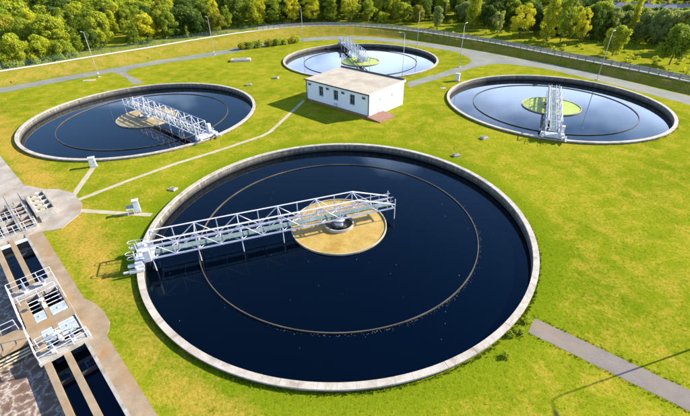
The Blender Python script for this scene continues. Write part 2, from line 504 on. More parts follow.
# ------------------------------------------------------------------ ground with openings for the tanks and the basin
def ground():
    pts, edges, holes = [], [], []
    def loop(L):
        o = len(pts); pts.extend([Vector((p[0], p[1])) for p in L])
        edges.extend([(o + i, o + (i + 1) % len(L)) for i in range(len(L))])
    loop([(-2500, -600), (2500, -600), (2500, 3500), (-2500, 3500)])
    for x, y, r in TANKS.values():
        loop([(x + (r - .3) * math.cos(2 * math.pi * k / 128), y + (r - .3) * math.sin(2 * math.pi * k / 128)) for k in range(128)])
    hole = [uw(-16.4, 1.3), uw(34, 1.3), uw(34, 44), uw(-16.4, 44)]
    loop([(p.x, p.y) for p in hole])
    ve, ed, fa, *_ = delaunay_2d_cdt(pts, edges, [], 0, 1e-5)
    fs = []
    for f in fa:
        c = sum((ve[i] for i in f), Vector((0, 0))) / len(f)
        if any((c.x - x) ** 2 + (c.y - y) ** 2 < (r - .32) ** 2 for x, y, r in TANKS.values()): continue
        d = Vector((c.x, c.y, 0)) - BO
        u_, w_ = d.dot(BU), d.dot(BW)
        if -16.4 < u_ < 34 and 1.3 < w_ < 44: continue
        fs.append(tuple(f))
    mb = MB(); mb.add([(v.x, v.y, 0) for v in ve], fs)
    o = mb.build('ground', M['grass'])
    if o.data.polygons[0].normal.z < 0: o.data.flip_normals()
    return structure(o)
ground()

# service road that curves round the site, and the bank behind it
PX = [0, 40, 100, 150, 200, 250, 300, 350, 400, 450, 500, 550, 600, 650, 690]
near_px = [(0, 93), (60, 82), (100, 74.5), (160, 64), (220, 55), (260, 47.5), (300, 42), (350, 39.5), (400, 43.5), (450, 51), (500, 60.5), (550, 70), (600, 81.5), (650, 94.5), (690, 105)]
far_px = [(0, 88), (60, 77.2), (100, 70.5), (160, 60), (220, 51), (260, 43.7), (300, 38.4), (350, 36.3), (400, 39.6), (450, 46.4), (500, 55), (550, 64), (600, 74.5), (650, 87), (690, 96.5)]
crest_px = [(0, 72), (40, 66), (100, 56), (150, 48), (200, 39.5), (250, 32), (300, 27), (350, 26.5), (400, 30), (450, 37), (500, 45.2), (550, 55), (600, 64.5), (650, 74.5), (690, 83)]
crest_h = [2.0, 2.0, 2.0, 2.0, 2.0, 2.0, 2.0, 2.0, 2.0, 1.8, 1.65, 1.5, 1.45, 1.4, 1.4]
def extend(P, d):
    a = P[0] + (P[0] - P[1]).normalized() * d; b = P[-1] + (P[-1] - P[-2]).normalized() * d
    return [a] + P + [b]
RN = catmull(extend([g(*q) for q in near_px], 70))
RF = catmull(extend([g(*q) for q in far_px], 70))
CF = catmull(extend([g(q[0], q[1], h) for q, h in zip(crest_px, crest_h)], 70))
def resample(P, n):
    L = [0.0]
    for a, b in zip(P, P[1:]): L.append(L[-1] + (b - a).length)
    out = []; j = 0
    for i in range(n):
        t = L[-1] * i / (n - 1)
        while j < len(L) - 2 and L[j + 1] < t: j += 1
        out.append(P[j].lerp(P[j + 1], (t - L[j]) / max(L[j + 1] - L[j], 1e-6)))
    return out
NR = 220
RN, RF, CF = resample(RN, NR), resample(RF, NR), resample(CF, NR)
structure(strip('service_road', wobble(RN, .3, .5, 1), wobble(RF, .3, .5, 4), .012, M['asphalt']))
CBk = offset_line(CF, 2.6)
toe = [f + (c - f) * .14 for f, c in zip(RF, CF)]
back = offset_line(CF, 7.5)
def bank():
    mb = MB(); rows = []
    for i in range(NR):
        f, c = toe[i], CF[i]
        col = [Vector((f.x, f.y, -.02))]
        for t in (.12, .3, .5, .7, .88):
            q = f.lerp(c, t); h = c.z * (3 * t * t - 2 * t ** 3 * 1.0) if t < .5 else c.z * (3 * t * t - 2 * t ** 3)
            col.append(Vector((q.x, q.y, h + .06 * noise.noise((q.x * .3, q.y * .3, t)))))
        b = CBk[i]; k = back[i]
        col += [Vector((c.x, c.y, c.z)), Vector((b.x, b.y, c.z)), Vector((k.x, k.y, -.02))]
        rows.append(col)
    n = len(rows[0])
    mb.add([v for r_ in rows for v in r_], [(i * n + j, (i + 1) * n + j, (i + 1) * n + j + 1, i * n + j + 1) for i in range(NR - 1) for j in range(n - 1)])
    o = mb.build('embankment', M['bank'], smooth=True)
    if o.data.polygons[20].normal.z < 0: o.data.flip_normals()
    return structure(o)
bank()
# path along the crest: pale concrete to the left, with a pale edging kerb all the way and gravel to the right
def crest_strip(name, i0, i1, d0, d1, dz, mat):
    A = offset_line(CF, d0); B = offset_line(CF, d1); mb = MB()
    A, B = A[i0:i1], B[i0:i1]; n = len(A)
    mb.add([(a.x, a.y, CF[i0 + k].z + dz) for k, a in enumerate(A)] + [(b.x, b.y, CF[i0 + k].z + dz) for k, b in enumerate(B)],
           [(i, i + 1, n + i + 1, n + i) for i in range(n - 1)])
    o = mb.build(name, mat)
    if o.data.polygons[0].normal.z < 0: o.data.flip_normals()
    return structure(o)
split = min(range(NR), key=lambda i: abs(proj(CF[i].x, CF[i].y, CF[i].z)[0] - 285))
crest_strip('crest_path', 0, split, .2, 1.9, .02, M['path_crest'])
crest_strip('gravel_path', split - 1, NR, .75, 2.4, .02, M['gravel'])
crest_strip('path_edging', split - 1, NR, .35, .75, .05, M['path_crest'])

# side roads off the service road
def sheet(name, pts, z, mat, wob=.25):
    P = [Vector((p[0], p[1], 0)) for p in pts]
    P = wobble(dense(P + [P[0]], .8)[:-1], wob, .6, 3)
    ve, ed, fa, *_ = delaunay_2d_cdt([Vector((p.x, p.y)) for p in P], [(i, (i + 1) % len(P)) for i in range(len(P))], [], 1, 1e-5)
    mb = MB(); mb.add([(v.x, v.y, z) for v in ve], [tuple(f) for f in fa])
    o = mb.build(name, mat)
    if o.data.polygons[0].normal.z < 0: o.data.flip_normals()
    return structure(o)
def smooth_px(L, k=5): return catmull([g(*q) for q in L], k)
sheet('branch_road', smooth_px([(408, 87.7), (437.7, 79), (457, 73), (480, 66.2), (504, 64), (535, 67.5)]) + [g(535, 63), g(500, 57), g(455, 49)] +
      smooth_px([(455, 51.5), (464, 55.5), (471, 60), (467, 64.6), (450, 69.8), (437.7, 73.8), (408, 82)]), .006, M['asphalt'])
sheet('branch_road', smooth_px([(100, 74), (112, 72.6), (124, 77), (133, 84.5)]) + smooth_px([(145, 83), (134, 77.5), (126, 72.5), (140, 66.5)]) + [g(140, 64.5), g(100, 71)], .007, M['asphalt'])
# footpath at the lower right, ending by the main tank
fd = Vector((7.68, -6.30, 0)).normalized(); fn = Vector((-fd.y, fd.x, 0)); f0 = Vector((14.24, 20.65, 0))
A = dense([f0 + fn * .86, f0 + fd * 30 + fn * .86], .5); B = dense([f0 - fn * .86, f0 + fd * 30 - fn * .86], .5)
structure(strip('footpath', wobble(A, .10, 1.3, 2), wobble(B, .10, 1.3, 5), .010, M['asphalt2']))

# narrow concrete paths over the lawn
def lane(name, P, w, z, mat=None):
    P = dense([Vector((p[0], p[1], 0)) for p in P], .7)
    return structure(strip(name, wobble(offset_line(P, w / 2), .10, 1.1, 2), wobble(offset_line(P, -w / 2), .10, 1.1, 7), z, mat or M['concrete_path']))
M['concrete_path'] = surf('path_concrete', (.40, .33, .21), (.50, .42, .28), .7, .9, (.36, .31, .10))
lane('concrete_path', [(-32.6, 39.4), (-34.7, 49.6)], .7, .010)
lane('concrete_path', [g(*q) for q in [(78, 200), (130, 180), (175, 164), (222, 149.5), (262, 136), (270, 132), (280, 123), (304, 100.5)]], .68, .014)
lane('concrete_path', [g(*q) for q in [(78, 210.5), (133, 214), (152, 215)]], .66, .018)

# ------------------------------------------------------------------ round settling tanks
RIM = .33; WZ = -.65
slab_cache = {}
def tank(key, label, scum, wl_, n_slab, singles):
    x, y, r = TANKS[key]
    t = thing('settling_tank', label, 'tank', (x, y, 0), 0, 'round settling tanks')
    mb = MB(); mb.ringwall(r - .49, r - .05, -2.2, RIM - .14, 192)
    wall = mb.build('wall', M['tank_wall'], t)
    step = 2 * math.pi / n_slab; gap = .012 / r
    if singles:
        prot = []
        for v in range(3):
            m_ = MB(); m_.ringwall(r - .53, r, RIM - .137, RIM + (0, .006, -.006)[v], 4, gap / 2, step - gap / 2)
            prot.append(m_.mesh('coping_slab', M['coping']))
        for k in range(n_slab): link('coping_slab', rnd.choice(prot), t, rz=k * step)
    else:
        m_ = MB()
        for k in range(n_slab):
            m_.ringwall(r - .53, r, RIM - .137, RIM + rnd.uniform(-.006, .006), 3, k * step + gap * .7, (k + 1) * step - gap * .7)
        m_.build('coping', M['coping'], t)
    # overflow channel: a ring of two thin concrete lips at the water line
    rr = r * .732
    m_ = MB(); m_.ringwall(rr - .045, rr + .045, WZ - .5, WZ + .11, 160)
    ring = m_.build('overflow_ring', M['ring'], t)
    m_ = MB(); n = 480; vs = []
    for k in range(n):
        a = 2 * math.pi * k / n; q = rr + .058
        vs += [(q * math.cos(a), q * math.sin(a), WZ - .1), (q * math.cos(a), q * math.sin(a), WZ + (.11, .135)[k % 2])]
    m_.add(vs, [(2 * k, 2 * ((k + 1) % n), 2 * ((k + 1) % n) + 1, 2 * k + 1) for k in range(n)])
    m_.build('notched_weir', M['ring'], ring)
    # centre: baffle cylinder with a crust of scum inside, feed column with its ring
    m_ = MB(); m_.ringwall(5.09, 5.20, WZ - .6, WZ + .20, 96)
    baf = m_.build('scum_baffle', M['scum_rim'], t)
    m_ = MB(); n = 96; rings = 14; vs = []; fs = []
    for q in range(rings + 1):
        rad = 1.62 + (5.05 - 1.62) * q / rings
        for k in range(n):
            a = 2 * math.pi * k / n
            z = WZ + .09 + .05 * noise.noise((x + rad * math.cos(a) * .9, y + rad * math.sin(a) * .9, 3)) + .03 * noise.noise((rad * math.cos(a) * 2.5, rad * math.sin(a) * 2.5, 5))
            vs.append((rad * math.cos(a), rad * math.sin(a), z))
    for q in range(rings):
        for k in range(n):
            j = (k + 1) % n
            fs.append((q * n + k, (q + 1) * n + k, (q + 1) * n + j, q * n + j))
    m_.add(vs, fs)
    m_.build('scum_crust', scum, t, True)
    m_ = MB(); m_.ringwall(1.50, 1.64, WZ - .3, WZ + .42, 48)
    m_.build('inner_ring', M['concrete'], t)
    m_ = MB(); m_.disc(1.53, WZ + .05, 48); m_.build('well_water', M['well'], t)
    m_ = MB(); m_.tube((0, 0, WZ - .4), (0, 0, .15), .52, .52, 24); m_.tube((0, 0, .15), (0, 0, .36), .72, .66, 24); m_.tube((0, 0, .42), (0, 0, .62), .40, .40, 20)
    fc = m_.build('feed_column', M['white_paint'], t)
    fl = MB(); fl.ringwall(.53, .80, WZ + .12, WZ + .2, 24); fl.ringwall(.73, .82, .18, .24, 24); fl.build('flange', M['dark_steel'], fc)
    m_ = MB(); m_.disc(r - .5, WZ, 128, 3)
    w_ = m_.build('water', M['water']); w_.location = (x, y, 0); structure(w_)
    return t
M['well'] = scum_mat('brown_well_water', (.035, .025, .012), (.10, .065, .025), (.26, .17, .06))
M['ring'] = surf('ring_concrete', (.05, .041, .03), (.13, .105, .07), .35, .7, (.03, .026, .02))
M['scum_rim'] = surf('baffle_edge', (.40, .33, .20), (.55, .47, .32), 1.2, .7, (.20, .17, .10))
tank('main', 'largest, nearest round tank of dark water with tan scum disc and truss bridge', M['scum_tan'], 0, 96, True)
tank('left', 'round tank of deep blue water on the left, bridge reaching its front rim', M['scum_brown'], 0, 90, False)
tank('right', 'round tank of pale sky blue water on the right with green centre disc', M['scum_green'], 0, 90, False)
tank('far', 'farthest round tank, behind the flat roofed white building', M['scum_green'], 0, 90, False)

# flecks of scum drifting on the nearest tank, thickest along the overflow ring
def flecks():
    rs = random.Random(3); mb = MB(); cx, cy, r = TANKS['main']
    def fleck(x, y, q):
        n = rs.randrange(4, 7); a0 = rs.uniform(0, 6.28); st_ = rs.uniform(.4, 1.0); ca, sa = math.cos(a0), math.sin(a0)
        vs = []
        for k in range(n):
            t_ = 2 * math.pi * k / n + rs.uniform(-.3, .3); u_, w_ = q * rs.uniform(.6, 1.2) * math.cos(t_), q * st_ * rs.uniform(.6, 1.2) * math.sin(t_)
            vs.append((cx + x + u_ * ca - w_ * sa, cy + y + u_ * sa + w_ * ca, WZ + .008))
        mb.add(vs, [tuple(range(n))])
    for k in range(240):
        a = rs.choice([rs.gauss(-1.0, .35), rs.gauss(-1.3, .5), rs.gauss(-.1, .25)])
        d = r * .732 + .12 + abs(rs.gauss(0, .13)); fleck(d * math.cos(a), d * math.sin(a), rs.uniform(.010, .028))
    for k in range(70):
        d = (r - 1.2) * math.sqrt(rs.random()); a = rs.uniform(0, 6.28)
        if d > 5.6: fleck(d * math.cos(a), d * math.sin(a), rs.uniform(.012, .035))
    o = mb.build('floating_scum', M['fleck'])
    tag(o, 'pale flecks of scum drifting on the nearest tank along its inner ring', 'scum', kind='stuff')
M['fleck'] = surf('scum_flecks', (.34, .29, .20), (.55, .50, .40), 3, .7, bmp=0)
flecks()

# ------------------------------------------------------------------ rotating scraper bridges (local x runs from the tank's centre to the wheels on the rim)
def bridge(label, loc, ang, r, tall=1.86, half=.95):
    t = thing('scraper_bridge', label, 'bridge', loc, ang, 'rotating scraper bridges')
    zb, zt = .82, .82 + tall
    x_out = r - 1.5; x_apex = -1.9; x_end = -6.2
    nb = 10; bay = (x_out - x_apex) / nb
    st = M['lilac_steel']
    for s in (-1, 1):
        y = s * half
        MB().box(x_end, r - .2, y - .055, y + .055, zb - .08, zb + .08).build('bottom_chord', st, t)
        MB().tube((x_out, y, zt), (x_apex, y, zt), .075, .075, 4).build('top_chord', st, t)
        MB().tube((x_apex, y, zt), (x_end, y, zb + .42), .075, .075, 4).build('end_chord', st, t)
        yr = s * .43
        MB().box(x_end, x_out + 1, yr - .02, yr + .02, zb + 1.02, zb + 1.06).build('handrail', st, t)
        MB().box(x_end, x_out + 1, yr - .018, yr + .018, zb + .52, zb + .555).build('handrail', st, t)
        rp = MB().box(-.022, .022, -.022, .022, zb + .04, zb + 1.02).mesh('rail_post', st)
        for k in range(2 * nb + 5): link('rail_post', rp, t, (x_end + .3 + k * bay * .5, yr, 0))
        pm = MB().box(-.048, .048, -.048, .048, zb + .08, zt - .04).mesh('post', st)
        for k in range(nb + 1): link('post', pm, t, (x_apex + k * bay, y, 0))
        for xe in (x_end, x_end + 2.1):
            hh = zb + .42 + (xe - x_end) / (x_apex - x_end) * (zt - zb - .42)
            MB().box(xe - .045, xe + .045, y - .045, y + .045, zb + .08, max(hh, zb + 1.05)).build('post', st, t)
        up = MB().tube((0, 0, zb + .08), (bay, 0, zt - .05), .056, .056, 4).mesh('diagonal', st)
        dn = MB().tube((0, 0, zt - .05), (bay, 0, zb + .08), .056, .056, 4).mesh('diagonal', st)
        for k in range(nb): link('diagonal', dn if k % 2 == 0 else up, t, (x_apex + k * bay, y, 0))
        MB().tube((x_apex, y, zt - .05), (x_end + 2.1, y, zb + .08), .056, .056, 4).build('diagonal', st, t)
        # rods down to the scraper, every second bay
        for k in range(0, nb + 1, 2):
            xx = x_apex + k * bay
            if abs(xx) < 5.4: continue
            MB().tube((xx, y, zb - .08), (xx, y, WZ - .6), .05, .05, 6).build('scraper_rod', st, t)
        MB().tube((x_end, y, zb - .08), (x_end, y, WZ - .6), .05, .05, 6).build('scraper_rod', st, t)
    # walkway of grating panels
    pl = MB().box(.03, bay - .03, -.40, .40, zb - .03, zb + .04).mesh('deck_panel', M['grating'])
    k = 0
    xx = x_end
    while xx + bay <= x_out + .6:
        link('deck_panel', pl, t, (xx, 0, 0)); xx += bay
    cm = MB().box(-.05, .05, -half + .06, half - .06, zb - .12, zb - .035).mesh('cross_member', st)
    for k in range(nb + 3): link('cross_member', cm, t, (x_end + .1 + k * (x_out - x_end - .2) / (nb + 2), 0, 0))
    pb = [MB().tube((0, -s * (half - .06), zb - .06), (bay, s * (half - .06), zb - .06), .032, .032, 4).mesh('plan_brace', st) for s in (-1, 1)]
    for k in range(nb): link('plan_brace', pb[k % 2], t, (x_apex + k * bay, 0, 0))
    for k in range(0, nb + 1, 2):
        MB().box(x_apex + k * bay - .03, x_apex + k * bay + .03, -half + .06, half - .06, zt - .03, zt + .03).build('top_brace', st, t)
    # scraper blade below the bridge, mostly under water
    MB().box(6, r - 1.2, .5, .56, WZ - .9, WZ - .02).build('scraper_blade', M['dark_steel'], t)
    # skimmer arm that reaches over the overflow ring
    rr = r * .732
    m_ = MB()
    m_.path([(rr - 1.0, -half - .05, zb), (rr - 1.0, -half - .35, .0), (rr - .6, -half - .45, WZ + .3), (rr + .5, -half - .5, WZ + .25)], .06)
    m_.path([(rr - .3, -half - .05, zb), (rr - .3, -half - .4, WZ + .3)], .05)
    m_.box(rr - .45, rr + .45, -half - .75, -half - .3, WZ + .28, WZ + .45)
    m_.build('skimmer_arm', M['skimmer'], t)
    # carriage on the rim
    car = MB(); car.box(r - .78, r - .02, -1.70, 1.70, RIM + .20, RIM + .52); car.box(r - 1.6, r - .6, -half, half, RIM + .3, RIM + .46)
    cg = car.build('carriage', M['white_paint'], t)
    for s in (-1, 1):
        wh = MB(); wh.tube((r - .52, s * 1.35, RIM + .24), (r - .28, s * 1.35, RIM + .24), .235, .235, 20)
        wo = wh.build('wheel', M['rubber'], cg)
        mo = MB(); mo.tube((r - .02, s * 1.35, RIM + .42), (r + .55, s * 1.35, RIM + .42), .17, .17, 12)
        mo.box(r - .7, r - .1, s * 1.35 - .28, s * 1.35 + .28, RIM + .522, RIM + .82)
        mo.build('drive_motor', M['white_paint'], cg)
        # looped guard rails at the entry
        lp = MB()
        for zz in (zb + .45, zb + 1.0):
            lp.path([(r - 1.4, s * half, zz), (r + .1, s * 1.15, zz), (r + .45, s * 1.1, zz), (r + .58, s * .88, zz), (r + .42, s * .68, zz), (r + .05, s * .62, zz)], .028)
        for px_, py_ in ((r - .5, s * 1.07), (r - .1, s * 1.13), (r - .05, s * .63)):
            lp.tube((px_, py_, RIM + .52), (px_, py_, zb + 1.0), .03, .03)
        lp.build('guard_rail', st, cg)
    cb = MB(); cb.box(r - 1.5, r - .95, half + .10, half + .55, zb + .1, zb + 1.25); cb.box(r - 1.52, r - .93, half + .08, half + .57, zb + 1.25, zb + 1.31)
    cb.build('control_cabinet', M['white_paint'], t)
    sp = MB(); sp.box(r - .75, r + .45, 1.74, 2.02, RIM + .05, RIM + .3); sp.tube((r - .2, 1.88, RIM + .3), (r - .2, 1.88, RIM + .6), .14, .10, 10); sp.box(r + .1, r + .95, 1.80, 1.95, RIM + .12, RIM + .26)
    sp.build('rim_sweeper', M['white_paint'], cg)
    return t
M['skimmer'] = surf('stained_skimmer', (.42, .35, .22), (.60, .55, .45), 2.2, .6, (.25, .18, .08))
def place_bridge(key, ang, label, tall=1.86):
    x, y, r = TANKS[key]
    return bridge(label, (x, y, 0), R(ang), r, tall)
place_bridge('main', 199.0, 'long white truss bridge over the nearest tank, from left rim past the tan disc')
place_bridge('left', -40.5, 'white truss bridge slanting to the front rim of the deep blue left tank')
place_bridge('right', 245.5, 'white truss bridge seen end on over the pale blue right tank')
place_bridge('far', 102.5, 'small white truss bridge over the farthest tank, behind the building')

# ------------------------------------------------------------------ twin channels and aeration basin at the lower left
def local(name, mb, mat, parent): return mb.build(name, mat, parent)
def lbox(mb, u0, u1, w0, w1, z0, z1): return mb.box(u0, u1, -w1, -w0, z0, z1)
t = thing('water_channel', 'pair of narrow dark water channels between tan concrete walls, lower left', 'channel', BO, BRZ)
lbox(MB(), -16.6, 33, 1.22, 1.45, -1.6, .12).build('wall', M['concrete_white'], t)
lbox(MB(), -16.6, 33, 2.45, 2.87, -1.6, .10).build('wall', M['concrete_tan'], t)
lbox(MB(), -16.6, 33, 3.70, 4.10, -1.6, .11).build('wall', M['concrete_tan'], t)
def gate(u, w0, w1):
    m_ = MB(); lbox(m_, u, u + .08, w0, w1, -.9, -.25); return m_.build('sluice_gate', M['dark_steel'], t)
gate(-13.6, 1.46, 2.44); gate(5.2, 1.46, 2.44); gate(5.0, 2.88, 3.69)
for w0, w1 in ((1.44, 2.46), (2.86, 3.71)):
    m_ = MB(); lbox(m_, -16.6, 33, w0, w1, -1.2, -.62)
    o = m_.build('water', M['channel_water']); o.location = BO; o.rotation_euler = (0, 0, BRZ); structure(o)
m_ = MB(); lbox(m_, -16.6, 33, 4.05, 44, -1.3, -.62)
o = m_.build('foaming_water', M['foam']); o.location = BO; o.rotation_euler = (0, 0, BRZ); structure(o)

def upoly(name, pts, z0, z1, mat):
    P = [uw(u, w) for u, w in pts]
    o = MB().prism([(p.x, p.y) for p in P], z0, z1).build(name, mat)
    return structure(o)
upoly('channel_path', [(-16.2, 0.0), (-2.1, .02), (-1.3, -.34), (.5, -.66), (2.1, -.60), (2.9, -.26), (3.3, .05), (33, .05), (33, 1.218), (-16.2, 1.218)], -.1, .06, M['concrete_tan'])
M['apron'] = surf('bleached_apron', (.29, .235, .175), (.46, .395, .33), 0.45, .9, (.28, .185, .105))
upoly('paved_apron', [(-16.0, 0.0), (-15.2, -1.6), (-16.9, -3.9), (-19.1, -4.75), (-22.5, -4.8), (-25.1, -3.75), (-26.4, -2.5), (-29.7, -1.0), (-35.6, -.8), (-52, -.3), (-52, 44), (-16.25, 44), (-16.25, 0)], -.1, .045, M['apron'])

def railing(parent, a, b, h, n, mat, z0):
    """posts and two rails between a and b (local coordinates)"""
    a, b = Vector((a[0], -a[1], z0)), Vector((b[0], -b[1], z0))
    r_ = MB()
    for f in (.5, 1.0): r_.tube(a + Vector((0, 0, h * f)), b + Vector((0, 0, h * f)), .022, .022, 6)
    ro = r_.build('railing', mat, parent)
    pm = MB().tube((0, 0, 0), (0, 0, h), .03, .03, 6).mesh('rail_post', mat)
    for k in range(n + 1):
        p = a.lerp(b, k / n)
        q = link('rail_post', pm, ro, p)
    return ro
M['actuator'] = surf('blue_actuator_paint', (.10, .14, .22), (.16, .20, .28), 3, .45, (.20, .15, .10), bmp=0)
# sluice platform across both channels
t = thing('sluice_platform', 'concrete sluice platform with white railings and steel hatches across the twin channels', 'platform', BO, BRZ)
Z0, Z1 = .12, .40
for nm, u0, u1, w0, w1, mt in (('deck_slab', -6.9, -5.2, 1.0, 4.35, 'concrete_white'), ('deck_slab', 2.02, 2.95, .85, 4.3, 'concrete_white'),
                               ('deck_slab', -1.45, -.35, 1.0, 4.3, 'concrete_tan')):
    m_ = MB(); m_.bev(u0, u1, -w1, -w0, Z0 - .1, Z1, .03); m_.build(nm, M[mt], t)
for w0, w1 in ((1.0, 1.24), (2.40, 2.72), (3.52, 4.18)):
    for u0, u1 in ((-5.195, -1.455), (-.345, 2.015)):
        m_ = MB(); m_.bev(u0, u1, -w1, -w0, Z0 - .1, Z1 - .02, .02); m_.build('deck_beam', M['concrete_tan'], t)
for u0, u1 in ((-2.72, -1.50), (-.28, 1.28)):
    for w0, w1 in ((1.26, 2.38), (2.74, 3.50)):
        m_ = MB(); lbox(m_, u0, u1, w0, w1, Z1 - .14, Z1 - .02)
        h_ = m_.build('hatch_cover', M['hatch'], t)
        b_ = MB()
        lbox(b_, u0 + .08, u0 + .12, w0 + .05, w1 - .05, Z1 - .02, Z1 + .01); lbox(b_, u1 - .12, u1 - .08, w0 + .05, w1 - .05, Z1 - .02, Z1 + .01)
        b_.tube(((u0 + u1) / 2 - .12, -(w0 + w1) / 2, Z1 + .05), ((u0 + u1) / 2 + .12, -(w0 + w1) / 2, Z1 + .05), .02)
        b_.build('hatch_handle', M['galv'], h_)
for u in (-4.5, -3.9, -3.3, 1.5, 1.9):
    for w0, w1 in ((1.24, 2.40), (2.72, 3.52)):
        m_ = MB(); m_.tube((u, -w0, Z1 - .1), (u, -w1, Z1 - .1), .04, .04, 6); m_.build('grid_bar', M['galv'], t)
railing(t, (-6.8, 1.05), (-6.8, 4.25), 1.0, 3, M['lilac_steel'], Z1)
railing(t, (-6.8, 4.27), (-1.6, 4.27), 1.0, 5, M['lilac_steel'], Z1 - .03)
railing(t, (-.3, 4.22), (2.85, 4.22), 1.0, 3, M['lilac_steel'], Z1 - .03)
railing(t, (2.88, .95), (2.88, 4.2), 1.0, 3, M['lilac_steel'], Z1)
railing(t, (-4.6, 1.06), (-3.0, 1.06), 1.0, 2, M['lilac_steel'], Z1 - .02)
railing(t, (-4.6, 1.30), (-4.6, 3.95), .9, 2, M['lilac_steel'], Z1 - .03)
railing(t, (1.35, 1.30), (1.35, 3.95), .9, 2, M['lilac_steel'], Z1 - .03)
for u, w in ((-3.0, 2.56), (1.7, 2.56)):
    m_ = MB(); m_.box(u - .12, u + .12, -w - .12, -w + .12, Z1 - .02, Z1 + .35); m_.tube((u, -w, Z1 + .35), (u, -w, Z1 + .85), .04, .04)
    m_.tube((u, -w, Z1 + .78), (u, -w, Z1 + .82), .22, .22, 14)
    m_.build('gate_spindle', M['galv'], t)
for u, w in ((-5.95, 1.9), (-5.95, 3.25), (2.45, 1.9), (2.45, 3.25)):
    m_ = MB(); m_.box(u - .13, u + .13, -w - .13, -w + .13, Z1, Z1 + .45)
    a_ = m_.build('gate_actuator', M['galv'], t)
    m_ = MB(); m_.tube((u - .28, -w, Z1 + .55), (u + .28, -w, Z1 + .55), .11, .11, 10); m_.tube((u, -w, Z1 + .5), (u, -w, Z1 + .95), .06, .06, 8); m_.build('gearbox', M['actuator'], a_)
m_ = MB(); m_.path([(-6.85, -4.30, Z1 + .06), (-1.5, -4.30, Z1 + .06), (-1.5, -4.30, -.4)], .05, 8); m_.build('cable_pipe', M['galv'], t)
m_ = MB(); m_.path([(-.3, -1.1, Z1 + .04), (2.9, -1.1, Z1 + .04)], .035, 8)
m_.build('cable_pipe', M['galv'], t)
# walkway that goes off over the foaming basin
t = thing('basin_walkway', 'tan concrete walkway running from the sluice platform over the foaming basin', 'walkway', BO, BRZ)
m_ = MB(); m_.bev(-1.95, -.25, -24, -4.36, Z0 - .22, Z1 - .03, .03); m_.build('deck_slab', M['concrete_tan'], t)
for w in (8.5, 14.5, 20.5):
    m_ = MB(); lbox(m_, -1.6, -.6, w, w + .4, -1.4, Z0 - .22); m_.build('pier', M['concrete'], t)
railing(t, (-1.88, 4.6), (-1.88, 23.8), 1.0, 12, M['lilac_steel'], Z1 - .03)
m_ = MB()
for k in range(3):
    m_.tube((-.05 + .22 * k, -4.5, -.25 + -.1 * k), (-.05 + .22 * k, -24, -.25 - .1 * k), .07, .07, 8)
m_.build('air_pipe', M['pipe'] if 'pipe' in M else M['scum_rim'], t)

# upper sluice chamber with open wells
t = thing('sluice_chamber', 'bleached concrete chamber with open railed wells at the head of the channels', 'sluice chamber', BO, BRZ)
zt = .50
def wallbox(u0, u1, w0, w1, z1=zt, mt='concrete_white', nm='chamber_wall'):
    m_ = MB(); m_.bev(u0, u1, -w1, -w0, .047, z1, .025); return m_.build(nm, M[mt], t)
wallbox(-24.4, -16.6, -.05, .32); wallbox(-24.4, -16.6, 1.26, 1.66); wallbox(-24.4, -16.6, 2.5, 2.9); wallbox(-24.4, -16.6, 3.75, 4.15)
for w0, w1 in ((.325, 1.255), (1.665, 2.495), (2.905, 3.745)):
    for u0, u1 in ((-24.4, -23.7), (-20.6, -20.0), (-17.3, -16.6)): wallbox(u0, u1, w0, w1, zt - .01)
    m_ = MB(); lbox(m_, -23.7, -17.3, w0, w1, .047, .10); m_.build('well_water', M['channel_water'], t)
for k, (u, w0, w1) in enumerate(((-22.6, .33, 1.25), (-21.6, .33, 1.25), (-19.2, .33, 1.25), (-18.4, .33, 1.25), (-22.2, 1.67, 2.49), (-19.0, 1.67, 2.49))):
    m_ = MB(); lbox(m_, u, u + .28, w0, w1, .3, .42); m_.build('well_beam', M['concrete_tan'], t)
railing(t, (-24.3, 1.46), (-16.7, 1.46), 1.0, 6, M['dark_steel'], zt)
railing(t, (-20.3, .1), (-20.3, 4.0), 1.0, 4, M['lilac_steel'], zt - .01)
railing(t, (-16.7, .1), (-16.7, 4.0), 1.0, 4, M['lilac_steel'], zt - .01)
railing(t, (-24.3, .12), (-17.0, .12), 1.0, 6, M['dark_steel'], zt)

# box with four open bays beside it
t = thing('inlet_box', 'raised white concrete box with four open bays on the paved apron', 'concrete box', BO, BRZ)
def ib(nm, u0, u1, w0, w1, z0, z1, mt):
    m_ = MB(); m_.bev(u0, u1, -w1, -w0, z0, z1, .02); return m_.build(nm, M[mt], t)
ib('side_wall', -24.6, -19.2, -.50, -.25, .047, .75, 'concrete_white'); ib('side_wall', -24.6, -19.2, -2.30, -2.05, .047, .75, 'concrete_white')
for k in range(5):
    u = -24.6 + k * 1.30
    ib('partition', u, u + .2, -2.045, -.505, .047, .74, 'concrete_white')
    if k < 4:
        m_ = MB(); m_.add([(u + .21, .51, .60), (u + 1.29, .51, .60), (u + 1.29, 2.04, .10), (u + .21, 2.04, .10)], [(0, 1, 2, 3)])
        m_.add([(u + .21, .51, .60), (u + 1.29, .51, .60), (u + 1.29, .51, .10), (u + .21, .51, .10)], [(0, 1, 2, 3)])
        m_.build('sloping_floor', M['slope_tan'], t)
        m_ = MB(); m_.tube((u + .75, 1.5, .2), (u + .75, 1.5, .95), .05, .05); m_.tube((u + .75, 1.5, .9), (u + .75, 1.5, .94), .2, .2, 12)
        m_.build('valve_wheel', M['galv'], t)
m_ = MB(); m_.bev(-19.18, -18.0, .45, 2.1, .047, .34, .03); m_.build('step', M['concrete_white'], t)

